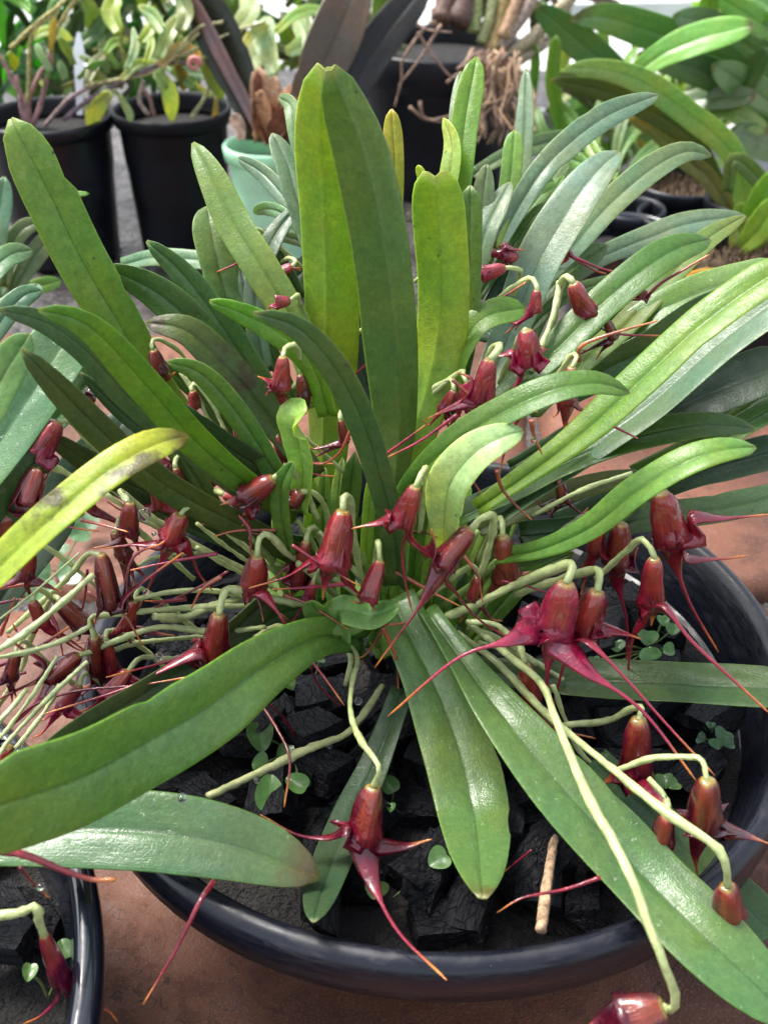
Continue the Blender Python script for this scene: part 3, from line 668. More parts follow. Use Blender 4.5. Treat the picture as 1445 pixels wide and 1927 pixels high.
# ---- centre
fl((645,960),(625,1062),74,[[(612,1085),(607,1130)],[(585,1050,28.5),(540,1085,28),(468,1107,27.5)],[(652,1080),(668,1110),(695,1135)]],28.5,28,R1,st=[(648,930),(655,945),(665,1010),(680,1090)],sw=18)
fl((782,915),(757,982),56,[[(735,965),(712,982),(662,995)],[(775,1010),(808,1045),(850,1082)],[(758,1030),(762,1090),(775,1150)]],28,28,R1,st=[(793,885),(800,890),(790,1000)],sw=15,tw=8)
fl((886,995),(832,1062),60,[[(818,1030),(812,995)],[(828,1085,27.5),(780,1155,27),(705,1257,26.5)],[(842,1090),(900,1165),(985,1215)]],28.5,28,R2,st=[(905,972),(925,980),(915,1050),(890,1100)],sw=17)
fl((716,1055),(692,1128),46,[[(680,1135),(660,1130)],[(700,1140),(705,1150)]],28.5,28,R1,st=[(716,1025),(706,1040),(700,1100)],sw=14)
fl((484,1046),(478,1105),58,[[(500,1120,27.5),(560,1210,27),(610,1275,26.5),(648,1328,26)],[(455,1105),(447,1110)]],28.5,28.5,R1,st=[(486,1018),(505,1008),(540,1040),(572,1062),(620,1100)],sw=16)
fl((577,1018),(560,1095),42,[[(550,1115),(541,1130)],[(585,1090),(575,1130)],[(545,1060),(520,1085),(500,1095)]],29.5,29.5,R2,st=[(582,1000),(594,996),(610,1040)],sw=13)
fl((412,1155),(402,1240),66,[[(375,1210),(330,1240),(200,1275,26)],[(372,1225,27),(250,1290,26),(80,1345,25)],[(430,1235),(445,1245)]],27.5,27.5,R1,st=[(414,1125),(432,1112),(460,1115),(520,1130),(600,1142)],sw=17)
fl((242,1262),(205,1312),46,[[(190,1325),(150,1340)],[(215,1320),(195,1335)]],27.5,27,R1,st=[(258,1240),(275,1232),(330,1236),(430,1225),(560,1195)],sw=13)
fl((946,1008),(955,1088),62,[[(930,1095),(908,1130)],[(975,1085),(998,1075)]],30,30,(.26,.05,.03),st=[(942,978),(930,985),(900,1060)],sw=15)
fl((1066,1096),(1044,1185),86,[[(1015,1175),(960,1205,26),(860,1240,25.5),(730,1348,25)],[(1060,1205,26.5),(1110,1265,25.5),(1210,1340,24.5),(1310,1470,23)],[(1035,1215),(1030,1290),(1045,1385)]],27,27,R4,st=[(1072,1066),(1050,1068),(980,1098),(900,1140),(820,1170)],sw=23,tw=9,stY=30)
fl((1124,1112),(1098,1185),72,[[(1112,1210,26),(1180,1280,25),(1260,1370,24),(1345,1460,23)],[(1130,1175),(1170,1190),(1207,1203)],[(1075,1210),(1058,1260),(1030,1375)]],27.5,27.5,R1,st=[(1132,1085),(1115,1074),(1060,1085),(970,1120)],sw=20,stY=30.5,tw=8)
fl((1232,1050),(1225,1135),58,[[(1250,1140,27),(1300,1205,26),(1380,1280,25),(1450,1345,24.5)],[(1205,1165),(1190,1200),(1178,1290)],[(1228,1160),(1225,1178)]],28.5,28.5,R1,st=[(1222,1020),(1205,1012),(1170,1050),(1120,1090)],sw=16,tw=9)
fl((1242,925),(1262,1010),80,[[(1300,968),(1360,975),(1450,968)],[(1270,1060),(1300,1140),(1352,1228)],[(1290,1045),(1350,1052),(1410,1045)]],30,30,(.33,.018,.035),tw=9)
fl((1170,985),(1160,1060),60,[[(1162,1095),(1180,1180),(1176,1285)],[(1185,1060),(1200,1030)]],31,31,R2,tw=7)
fl((988,1250),(1000,1318),46,[[(1012,1335),(1050,1372),(1120,1390)],[(985,1325),(978,1335)]],27.5,27.5,(.40,.05,.05),st=[(983,1222),(975,1210),(930,1180),(880,1170)],sw=14,tw=8)
fl((1202,1352),(1195,1452),74,[[(1165,1450),(1130,1480)],[(1215,1470,23.5),(1240,1505,22.5),(1265,1540,21.5)],[(1190,1485),(1190,1500)]],24.5,24.5,R2,st=[(1208,1335),(1190,1330),(1140,1355),(1060,1365)],sw=17)
fl((1332,1468),(1322,1555),78,[[(1355,1545),(1390,1565),(1455,1592)],[(1315,1580),(1308,1610),(1312,1650)],[(1300,1540),(1292,1552)]],21,21,R3,st=[(1325,1440),(1310,1420),(1230,1430),(1160,1450)],sw=15)
fl((1255,1535),(1245,1590),54,[[(1250,1610),(1250,1615)],[(1262,1590),(1270,1600)]],21,21,R2,st=[(1255,1510),(1245,1490),(1220,1465)],sw=14)
fl((1368,1668),(1372,1725),74,[[(1388,1745),(1420,1780),(1460,1810)],[(1365,1755),(1362,1765)]],18.6,18.6,R2,st=[(1368,1640,18.6),(1345,1590,19),(1250,1525,20.2),(1160,1455,22),(1060,1370,24.5),(1010,1325,26),(940,1250,28.5),(860,1190,30)],sw=20,stY=28)
fl((1250,1896),(1178,1918),104,[[(1130,1925),(1085,1950)],[(1190,1950),(1180,1970)]],15.2,15.2,R3,st=[(1262,1905,15.2),(1274,1880,15.1),(1232,1770,15.9),(1180,1625,17.6),(1105,1500,20),(1062,1400,22.5),(1045,1340,24),(1015,1285,25.8),(950,1225,28),(880,1170,30)],sw=23,stY=28)
fl((702,1480),(686,1572),76,[[(655,1550),(620,1575),(560,1572),(490,1534)],[(715,1580),(760,1592),(812,1580)],[(690,1600,21),(705,1670,20),(750,1755,18.2),(840,1845,16.2)]],22,21.5,R2,st=[(712,1445,22),(680,1395,23.5),(662,1340,25.3),(662,1285,27),(672,1235,28.6),(640,1195,29.6)],sw=14,tw=9)
stem(orch,[(390,1500),(480,1458),(580,1410),(650,1385),(690,1340),(720,1290)],20,(22.3,28.5),(.42,.44,.20))
fl((340,968),(322,1012),56,[[(300,1020),(250,1025),(195,1032)],[(310,1045),(285,1095),(256,1155)],[(355,1020),(372,1075),(400,1112)]],29,29,R1,tw=7,st=[(352,955),(380,975),(440,1010),(520,1080)],sw=12)
fl((245,945),(240,1000),46,[[(225,1010),(205,1025),(175,1032)],[(258,1020),(262,1045)]],29.5,29.5,R2,st=[(228,925),(240,930),(300,985),(400,1040),(500,1090)],sw=13)
fl((178,1198),(180,1260),44,[[(170,1290),(120,1330)],[(195,1290),(190,1330)]],28,28,R3,st=[(174,1165),(195,1155),(290,1147),(400,1143),(470,1140)],sw=14)
fl((150,1232),(95,1275),48,[[(85,1245),(40,1220),(12,1195)],[(70,1280),(30,1300),(-20,1325)],[(80,1310),(40,1350),(-10,1390)]],27.5,27,R2,st=[(175,1228),(215,1205),(300,1182),(400,1190),(500,1180)],sw=14,tw=9)
fl((288,658),(300,700),40,[[(310,715),(330,700)],[(290,718),(296,730)]],34,34,R2,st=[(290,640),(308,638),(345,668),(350,700)],sw=11)
fl((362,735),(368,765),30,[[(360,775),(358,780)]],33,33,R1,st=[(365,720),(385,715),(410,760),(440,815)],sw=12)
fl((532,670),(528,728),42,[[(510,718),(485,708)],[(530,745),(535,765),(548,785)],[(505,735),(500,745)]],31,31,R1,st=[(535,655),(560,650),(570,720)],sw=12)
fl((565,705),(572,745),30,[[(578,770),(574,780)]],32,32,R3)
fl((515,900),(462,935),56,[[(445,942),(412,950)],[(470,960),(450,975)],[(490,955),(455,990)]],29.5,29.5,R2,st=[(535,880),(560,900),(600,980)],sw=14)
fl((568,925),(550,945),40,[[(540,955),(535,965)]],30,30,R3,st=[(590,925),(610,950),(620,1000)],sw=14)
fl((420,930),(450,945),30,[[(460,955),(480,950)]],31,31,R4,st=[(405,925),(400,930)],sw=14)
fl((547,565),(520,568),30,[[(510,575),(505,585)]],34,34,R4,st=[(555,555),(562,570),(560,600)],sw=11)
fl((550,500),(530,512),26,[[(520,520),(515,525)]],36,36,R4,st=[(556,490),(545,485),(530,492)],sw=9)
fl((952,503),(905,515),36,[[(890,520),(875,522)],[(885,512),(872,515)]],37,37,R4,st=[(975,505),(978,520),(965,560),(955,590)],sw=11)
fl((975,485),(945,480),30,[[(930,475),(920,460)],[(955,468),(985,470)]],39,39,R4)
fl((1078,532),(1105,590),50,[[(1130,610),(1165,628),(1255,632)],[(1115,600),(1120,620)]],36,36,R1,st=[(1070,522),(1055,530),(1045,580),(1030,640)],sw=17)
fl((990,620),(995,680),56,[[(965,660),(945,668),(915,672)],[(1010,650),(1022,652)],[(975,710),(960,740),(948,765)]],33.5,33.5,R4,st=[(985,625),(975,650),(940,720)],sw=18)
fl((922,675),(905,750),56,[[(890,715),(860,700)],[(885,745),(850,765),(800,790)],[(920,760),(925,775)]],32,32,R4,st=[(938,655),(925,655),(915,700)],sw=17)
fl((1076,690),(1066,752),44,[[(1050,775),(1040,785)],[(1090,765),(1112,785)],[(1064,790),(1062,822)]],32,32,R1,st=[(1085,672),(1070,672),(1040,715),(1030,740)],sw=12)
fl((700,765),(706,800),28,[[(705,815),(702,825)]],33,33,R3)
fl((812,915),(815,950),32,[[(812,960),(808,970)]],31,31,R2)
fl((1215,545),(1205,560),20,[[(1180,565),(1130,585)],[(1240,535),(1290,505),(1335,478)]],37,37,R1,tw=7)
fl((290,862),(310,880),36,[[(325,895),(335,905)],[(340,880),(350,890)]],32,32,R2,st=[(288,850),(305,850),(330,890)],sw=11)
fl((395,900),(405,910),24,[[(400,920),(398,925)]],32,32,R3,st=[(385,895),(400,882),(430,895),(470,930)],sw=12)
fl((180,755),(160,745),24,[[(190,745),(215,738)],[(150,742),(145,740)]],34,34,R3)
# loose sepal tails and threads reaching across
def tail(pts, Y, w=7, c=R1, t=3, name='sepal_tail'):
    wp = ys(pts, Y); k = px2m(wp[0])*.5
    return tube(orch, wp, [w*k, w*k*.8, t*k], M['tail'], name, n=24, bump=.25, color=c, seed=pts[0][1])
tail([(402,1660),(375,1700),(330,1790),(270,1890)], (19,16.3), 12, R1)
tail([(1130,1652),(1060,1675),(985,1690),(935,1718)], (19.3,18.6), 9, R1)
tail([(935,885),(945,920),(970,950),(1000,978)], 29.5, 9, (.36,.10,.05))
tail([(1090,680),(1095,650),(1160,625),(1238,603)], 33, 9, (.55,.20,.06))
tail([(860,780),(790,830),(720,865)], 30, 8, R4)
tail([(660,810),(640,850),(610,872),(585,872)], 30.5, 8, (.5,.14,.06))
tail([(1000,790),(1005,820),(1020,855)], 30, 11, (.6,.2,.08))
tail([(985,770),(955,830),(940,890)], 30.5, 9, R1)
tail([(720,1180),(745,1240),(750,1300)], 28, 10, (.5,.13,.06))
tail([(730,1170),(690,1230),(665,1240)], 28.5, 7, (.45,.14,.06))
tail([(640,1330),(600,1290),(575,1235)], 27.5, 4, R2)
tail([(480,1310),(520,1370),(545,1430),(535,1520)], (26.5,22.8), 8, (.30,.05,.03))
tail([(495,1315),(540,1360),(580,1440)], 27, 6, R2)
tail([(1000,1600),(950,1640)], 21, 4, R2)
tail([(865,615),(930,570),(990,530)], 36, 6, R1)
tail([(380,985),(455,1000),(520,1010)], 30, 4, (.5,.2,.12))
tail([(430,1075),(385,1100),(300,1140),(230,1165)], 29, 6, R2)
tail([(415,1085),(380,1110),(360,1145)], 28, 9, (.6,.22,.1))
tail([(590,1210),(560,1180),(520,1150)], 28, 8, R2)
tail([(1150,800),(1200,825)], 30.5, 6, R4)
tail([(705,870),(760,830),(800,800)], 31, 7, R4)
# extra flower stalks
for p_, w_, y_ in [([(245,1130),(330,1110),(420,1115),(520,1140)],13,(28.5,30.5)), ([(290,1160),(340,1160),(400,1140),(450,1130)],20,(28,30)), ([(250,1070),(300,1050),(380,1040)],9,(30,31)), ([(370,1030),(430,1065),(520,1110)],11,(29.5,31)), ([(370,985),(430,1030),(500,1080)],10,(30,31)),
    ([(880,1180),(930,1200),(1000,1240),(1060,1280)],13,(30,28.5)), ([(900,1210),(960,1230),(1010,1250)],14,(30,28.5)), ([(1150,1450),(1230,1455)],12,(26,26)), ([(640,1200),(660,1240),(650,1290)],14,(30,29)), ([(340,700),(375,760),(405,830)],12,(33.5,32.5)), ([(370,720),(400,770),(430,830)],12,(33.3,32.5)),
    ([(1052,530),(1040,600),(1000,700)],14,(37,34)), ([(930,1000),(905,1080),(880,1130)],16,(30,31)), ([(560,1060),(600,1090),(640,1130)],16,(29,30.5)), ([(690,1100),(640,1040),(600,1000)],13,(30,30)), ([(200,840),(240,830),(290,850)],12,(31,32)), ([(1190,890),(1100,920),(1000,970)],12,(31,31)),
    ([(480,1200),(520,1180),(600,1180)],14,(28.5,30)), ([(200,930),(260,975),(330,1010),(420,1060)],12,(29.5,31)), ([(300,880),(360,930),(430,980)],9,(31.5,31.5)), ([(180,1240),(240,1215),(330,1200),(450,1195)],12,(28,30)), ([(1040,1290),(1080,1400),(1130,1455)],12,(27,26))]:
    stem(orch, p_, w_, y_)
for x_, y_, x2, y2 in [(540,1120,470,1010), (790,1120,900,1000), (760,1150,850,1060), (640,1150,560,980), (700,1100,640,1000), (820,1150,940,1050), (600,1140,520,1060), (880,1000,830,1100)]:
    stem(orch, [(x_, y_), ((x_+x2)/2+8, (y_+y2)/2-6), (x2, y2)], 15, (31, 29.8), (.30,.42,.12), bump=.7)

rnd = random.Random(77)
extra = [((150,905),(165,955),40,30.5),((215,1000),(232,1045),44,29.8),((285,905),(300,950),38,31),((330,880),(345,925),38,31.5),((200,1205),(212,1262),46,28.2),((255,1130),(238,1180),40,28.8),((60,1130),(80,1175),40,28),
 ((150,1290),(120,1330),40,27),((1050,900),(1060,940),36,31.5),((640,790),(650,830),28,32.5),((445,790),(455,830),34,32.5),((1130,980),(1120,1035),42,30.8),((470,455),(480,480),24,38),((1010,545),(1005,585),36,36),((930,440),(915,470),26,39.5),
 ((1060,455),(1070,480),22,40),((880,720),(870,765),36,32.8),((855,735),(835,770),34,33),((1140,600),(1155,635),30,35.5),((60,1040),(48,1085),42,28.5),((30,1230),(20,1275),40,27),((700,640),(708,670),24,34.5),((520,820),(528,855),28,32),((590,1095),(580,1130),34,29),((900,1085),(893,1125),38,29.6)]
for (t, b_, w, Y) in extra:
    ts = []
    for j in range(3):
        a = rnd.uniform(.1, 3.0) if j else rnd.uniform(-.3, 3.4); l = rnd.uniform(35, 110)
        x0, y0 = b_[0] + math.cos(a)*w*.6, b_[1] + abs(math.sin(a))*w*.35
        ts.append([(x0, y0), (x0+math.cos(a)*l*.55, y0+math.sin(a)*l*.45+6), (x0+math.cos(a)*l+rnd.uniform(-12,12), y0+math.sin(a)*l*.9+rnd.uniform(-20,10))])
    sx = 1 if t[0] < 690 else -1
    fl(t, b_, w*.84, ts, Y, Y, rnd.choice([R1, R2, R4, R3]), st=[(t[0]+3*sx, t[1]-14), (t[0]+16*sx, t[1]-20), (t[0]+70*sx, t[1]+20), (t[0]+150*sx, t[1]+90)], sw=rnd.uniform(10, 14), tw=6)
for i in range(34):
    if i < 20: x, y, Y = rnd.uniform(30, 560), rnd.uniform(960, 1290), rnd.uniform(28, 30)
    elif i < 28: x, y, Y = rnd.uniform(560, 1000), rnd.uniform(1000, 1180), rnd.uniform(28.5, 30)
    else: x, y, Y = rnd.uniform(820, 1100), rnd.uniform(640, 850), rnd.uniform(32, 33)
    a = rnd.uniform(0, 3.14); l = rnd.uniform(60, 170); q = [(x, y), (x+math.cos(a)*l*.5+rnd.uniform(-14,14), y+math.sin(a)*l*.35+rnd.uniform(-10,10)), (x+math.cos(a)*l, y+math.sin(a)*l*.8)]
    tail(q, (Y, Y-.8), rnd.uniform(5, 10), rnd.choice([R1, R4, R2, (.5,.14,.06)]), 2.5)

for p_, w_, c_, y_ in [([(590,470),(545,385),(500,330),(448,296)],36,Ub,(39,43)), ([(580,440),(530,400),(500,392),(478,400)],28,(.12,.22,.13),(39,42)), ([(600,470),(560,450),(510,440),(470,455)],26,(.09,.16,.09),(39,42)), ([(570,560),(520,480),(470,460),(430,470)],30,(.05,.10,.04),(37,40)),
    ([(900,560),(960,470),(1010,400),(1060,380)],26,(.08,.16,.05),(39,43)), ([(980,640),(1060,560),(1150,530),(1230,520)],30,(.08,.15,.06),(38,42)), ([(1020,760),(1120,700),(1250,640),(1400,600)],34,(.05,.11,.04),(36,39)), ([(960,880),(1060,820),(1160,770),(1290,740)],34,(.05,.10,.035),(33.5,36)),
    ([(520,900),(430,800),(350,720),(260,660)],34,(.05,.11,.03),(33.5,35.5)), ([(500,940),(380,870),(260,800),(150,700)],34,(.04,.08,.03),(33,34)), ([(560,760),(500,640),(460,560),(430,520)],34,(.06,.12,.035),(36,38.5)), ([(480,1040),(380,1000),(260,940),(160,900)],30,(.045,.08,.03),(32,32.5))]:
    lf(p_, w_, y_, c_, 22, pb=.8, tipa=.6)
# ---------------------------------------------------------------- orchid of the glossy pot at the lower left
LB = atz(-250, 1600, LC.z - .02)
orcl = empty('orchid', (LB.x, LB.y, LB.z), 'orchid of the glossy pot, entering from the left edge, one leaf yellow with brown blotches', 'orchid')
def ll(pts, w, Y, c, roll=0, **k): return leaf(orcl, pts, w, Y, c, roll, **k)
yb = ll([(-160,1250),(-60,1130),(60,1010),(140,940),(215,880),(290,838),(354,820)], 68, (22,24,26.5), (.25,.31,.010), 34, pb=.8, fold=.3, tipa=.8, nip=1, seed=4, label='yellow leaf with brown blotches and a blunt tip', mat='leaf_scarred')
ll([(-200,1560),(-60,1572),(70,1565),(200,1562),(340,1572),(480,1602),(600,1652)], 146, (20.5,20.8,20.0), (.06,.125,.055), 18, pb=.7, fold=.2, tipa=.62, nip=.3, mat='leaf_wet', th=.0011)
ll([(-120,1000),(-20,860),(60,740),(110,660),(165,590)], 112, (28,31,33), (.08,.17,.085), 22, pb=.8, fold=.34, tipa=.84, nip=1.2, mat='leaf_wet')
ll([(-120,900),(-40,790),(10,700),(56,628)], 74, (26,28,29), (.10,.20,.07), 20, pb=.8, fold=.3, tipa=.7)
ll([(-90,1130),(-10,1010),(45,900),(90,840)], 74, (28,30), (.035,.075,.030), -20, pb=.8)
ll([(-60,700),(-10,620),(40,560),(78,546)], 44, (33,35), (.10,.18,.13), 20, pb=.8)
ll([(-60,640),(0,590),(50,555),(72,534)], 40, (33.5,36), (.10,.18,.13), 30, pb=.8)
ll([(-60,600),(-20,520),(20,480),(60,470)], 44, (36,39), (.09,.17,.08), 30, pb=.8)
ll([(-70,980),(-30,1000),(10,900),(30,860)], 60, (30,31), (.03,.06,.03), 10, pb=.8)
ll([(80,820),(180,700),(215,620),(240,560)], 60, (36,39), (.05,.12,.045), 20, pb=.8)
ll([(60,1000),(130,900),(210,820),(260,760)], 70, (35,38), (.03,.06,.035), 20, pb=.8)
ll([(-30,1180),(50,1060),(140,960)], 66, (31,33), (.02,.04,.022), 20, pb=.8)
def flL(*a, **k): return flower(orcl, *a, **k)
flL((108,792),(70,850),60,[[(55,870),(40,885)],[(70,880),(50,930)],[(110,865),(90,890),(60,960),(38,985)]],30.5,30,R4,st=[(128,790),(150,805),(190,870),(240,940)],sw=12)
flL((72,880),(50,945),58,[[(40,960),(20,985)],[(55,975),(60,1000)],[(20,960,29),(50,968,29),(120,990,29),(187,1000,29)]],29.5,29,R2,st=[(80,885),(100,884),(150,905),(200,930)],sw=15)
flL((12,965),(10,1010),50,[[(20,1020),(28,1030)],[(0,1030),(-10,1040)]],29,29,R2)
flL((190,1042),(208,1140),52,[[(250,1050,28.5),(300,1025,28.5),(310,1018,28.5)],[(185,1150),(178,1175)],[(235,1120,28),(290,1080,28),(345,1040,28)]],28.5,28,R3,st=[(180,1038),(165,1045),(120,1095),(15,1190)],sw=14,tw=9)
flL((110,1130),(160,1180),50,[[(175,1190),(190,1200)],[(150,1200),(140,1210)]],28.5,28.5,R3,st=[(102,1122),(88,1130),(60,1200),(40,1260),(-10,1340)],sw=14)
for p_, w_, y_ in [([(175,1082),(120,1130),(50,1190),(-30,1240)],18,(28,25)), ([(170,1178),(120,1200),(60,1225),(-20,1240)],14,(27,25)), ([(108,1235),(60,1310),(0,1390)],11,(26,24)), ([(50,1298),(20,1330),(-20,1375)],15,(25,23.5)), ([(165,1245),(110,1300),(60,1350),(10,1400),(-20,1450)],13,(26,23)), ([(20,1420),(60,1370),(90,1330),(112,1288)],13,(24,26)), ([(40,1412),(50,1390),(58,1374)],4,(24,24)), ([(-20,1180),(60,1120),(150,1040)],6,(27,28))]:
    stem(orcl, p_, w_*.88, y_, (.48,.54,.26))
flL((18,1405),(0,1440),40,[[(-10,1450),(-20,1460)]],24,24,R1)
def tailL(pts, Y, w=7, c=R1, t=3):
    wp = ys(pts, Y); k = px2m(wp[0])*.5
    return tube(orcl, wp, [w*k, w*k*.8, t*k], M['tail'], 'sepal_tail', n=24, bump=.3, color=c, seed=pts[0][1])
tailL([(-30,1600),(40,1608),(110,1635),(170,1655),(217,1656)], 17, 18, (.36,.03,.035), 8)
tailL([(38,1632),(65,1665),(92,1690)], 17.5, 7, R2)
tailL([(-20,1140),(25,1130),(50,1128)], 28, 8, R2)
tailL([(0,1195),(15,1160),(27,1125)], 28, 9, (.5,.12,.06))
tailL([(-20,1260),(60,1225),(130,1180)], 27.5, 10, R2, 5)
tailL([(-10,1400),(60,1330),(150,1300),(260,1290),(380,1270)], 26, 7, R2)
flL((82,1758),(112,1840),46,[[(130,1860),(150,1900),(175,1935)],[(150,1880),(200,1900),(222,1925)],[(110,1870),(80,1910),(40,1930)]],17.5,17.5,(.26,.010,.05),st=[(76,1735),(70,1708),(40,1720),(-30,1728)],sw=20,stY=17.5,tw=8)
# ---------------------------------------------------------------- young plants at the left edge, behind
yp = empty('orchid_seedling', at(10, 560, 60), 'small blue green plant with oval leaves at the left edge under the black pot', 'plant')
for p_, w_, c_ in [([(0,500),(-4,430),(2,380),(8,332)],44,(.10,.19,.14)), ([(10,540),(20,470),(45,430),(85,415)],34,(.08,.12,.05)), ([(5,560),(0,510),(-10,470)],50,(.10,.17,.11)), ([(20,560),(60,490),(95,450),(130,440)],40,(.09,.13,.06)), ([(20,560),(70,540),(115,528)],30,(.09,.20,.04)), ([(0,580),(30,530),(46,520)],36,(.3,.36,.2))]:
    leaf(yp, p_, w_, (58,60), c_, 20, pb=.6, n=16)
sp = empty('orchid_seedling', at(150, 380, 62), 'single thin leaf tip poking out beside the chewed leaf', 'plant')
leaf(sp, [(90,372),(125,366),(168,364)], 11, (50,50), (.12,.26,.07), 20, pb=.9, n=12)
# ---------------------------------------------------------------- pots on the shelf behind
def bpot(px, py, r, z, H, mat, label, name='nursery_pot', taper=.8, fill='soil', rimh=.012, cat='plant pot', group=None, zg=None):
    C = atz(px, py, z); root = empty(name, (C.x, C.y, z - H), label, cat, group)
    prof = [(r*taper, -H), (r-.004, -rimh*1.15), (r-.004, -rimh*1.1), (r, -rimh), (r+.0012, -.002), (r, 0), (r-.0022, -.0005), (r-.0032, -.004), (r-.005, -H*.35), (r-.008, -H*.5)]
    lathe(root, 'pot_wall', prof, M[mat], (C.x, C.y, z), 72)
    V = [(C.x, C.y, z-.012)]; n = 40; Fc = []; rnd = random.Random(int(px))
    for q in range(n): V.append((C.x+(r-.0045)*math.cos(q*math.tau/n), C.y+(r-.0045)*math.sin(q*math.tau/n), z-.018))
    for q in range(n): Fc.append((0, 1+q, 1+(q+1) % n))
    mesh_obj('potting_mix', V, Fc, M[fill], root); return C
pA = bpot(85, 212, .056, .032, .125, 'plastic_black', 'tall black pot at the left edge holding pink stemmed plants')
pB = bpot(322, 200, .050, .034, .125, 'plastic_matt', 'black pot between the green pot and the leftmost black pot')
pG = bpot(500, 268, .034, .026, .115, 'plastic_green', 'mint green pot behind the upright central leaves', taper=.78)
pC = bpot(825, 78, .083, .045, .17, 'plastic_black', 'big black pot with brown roots spilling over its rim', taper=.80, rimh=.03)
pR = [bpot(1188, 388, .027, -.012, .072, 'plastic_black', 'small black pot with grey mix behind the blue green leaf'),
      bpot(1298, 400, .040, -.012, .075, 'plastic_black', 'empty looking black pot in the middle of the cluster at the right'),
      bpot(1172, 438, .046, -.012, .075, 'plastic_gloss', 'black pot at the front left of the cluster at the right'),
      bpot(1420, 492, .056, -.014, .08, 'plastic_black', 'black pot topped with brown moss at the right edge', fill='moss'),
      bpot(1285, 338, .040, -.008, .07, 'plastic_black', 'black pot filled with light brown bark behind the others', fill='moss'),
      bpot(1430, 372, .042, -.006, .07, 'plastic_matt', 'black pot under the olive leaf stems at the right edge')]
def tuft(root, C, R, n, col, seed, name='moss_tuft'):
    rnd = random.Random(seed); V, Fc = [], []
    for i in range(n):
        a = rnd.random()*6.28; r = R*math.sqrt(rnd.random()); b = Vector((C.x+r*math.cos(a), C.y+r*math.sin(a), C.z-.016))
        d = Vector((rnd.uniform(-1,1), rnd.uniform(-1,1), rnd.uniform(.1,1.2))).normalized()*rnd.uniform(.004,.013); s = d.cross(Vector((0,0,1))).normalized()*.0009
        k = len(V); V += [b-s, b+s, b+d+s*.3+Vector((0,0,.001)), b+d*.6-s]; Fc.append((k, k+1, k+2, k+3))
    o = mesh_obj(name, V, Fc, M['bark'], root, color=col, smooth=False); o['kind'] = 'stuff'; return o
# the empties of these pots are the parents of the tufts
for o in list(COL.objects):
    if o.type == 'EMPTY' and o.get('label', '').startswith(('black pot topped', 'black pot filled')):
        C = pR[3] if 'topped' in o['label'] else pR[4]; tuft(o, C + Vector((0, 0, .004)), .05 if 'topped' in o['label'] else .036, 1500, (.13,.085,.045), 5)
# ---------------------------------------------------------------- plants behind
def plant(label, base, cat='plant', name='potted_plant', group=None): return empty(name, base, label, cat, group)
def bl(root, pts, w, Y, c, roll=15, **k):
    k.setdefault('pb', .6); k.setdefault('n', 18)
    if pts[0][0] < 430 and w < 60: w *= .78; c = (c[0]*.85, c[1], c[2])
    return leaf(root, pts, w, Y, c, roll, **k)
def bs_(root, pts, w, Y, c, mat='twig', name='cane', taper=None): return stem(root, pts, w, Y, c, .3, name, taper, M[mat])
# pink stemmed plant in the leftmost pot
p = plant('pink stemmed plant with curled pale leaves in the leftmost black pot', pA)
for q in [[(50,235),(45,190),(25,150),(5,110),(-15,90)], [(55,235),(52,190),(70,150),(92,110),(100,70)], [(60,235),(75,200),(85,160),(98,120),(95,80)], [(48,235),(40,200),(38,170),(30,140)]]: bs_(p, q, 11, 94, (.36,.20,.19), taper=7)
for q in [[(52,190),(55,130),(62,60),(110,20)], [(100,70),(120,30),(150,-10)], [(20,90),(60,50),(110,10),(140,-15)]]: bs_(p, q, 8, 93, (.38,.34,.12))
for q, w, c in [([(62,70),(90,58),(120,70),(142,110)],30,(.40,.42,.26)), ([(150,-10),(170,20),(175,60)],40,(.16,.2,.10)), ([(15,100),(25,115),(32,128)],26,(.22,.24,.03)), ([(100,55),(100,20),(120,-10)],26,(.10,.18,.05)), ([(80,160),(76,150),(70,138)],10,(.3,.3,.1)), ([(130,90),(180,60),(200,10)],34,(.09,.15,.05)), ([(60,20),(40,0),(10,-10)],30,(.15,.3,.04))]: bl(p, q, w, (93,95), c, 30)
# white plant label
V = []; 
lab_a, lab_b = at(150, 215, 90), at(148, 60, 92)
bmx = bmesh.new(); s_ = Vector((.0045, 0, 0)); t_ = Vector((0, .0004, 0)); tip_ = (lab_b - lab_a)*.22
for ofs in (t_, -t_):
    for v in (lab_a - s_*.5, lab_a + s_*.5, lab_b - tip_ + s_, lab_b + s_*.3, lab_b - s_*.3, lab_b - tip_ - s_): bmx.verts.new(v + ofs)
bmx.verts.ensure_lookup_table(); vs = bmx.verts[:]
bmx.faces.new(vs[:6]); bmx.faces.new(vs[6:][::-1])
for i in range(6): bmx.faces.new((vs[i], vs[6+i], vs[6+(i+1) % 6], vs[(i+1) % 6]))
tag(bm_obj('plant_label', bmx, M['white_label']), 'white pointed plastic label stuck in the leftmost black pot', 'plant label')
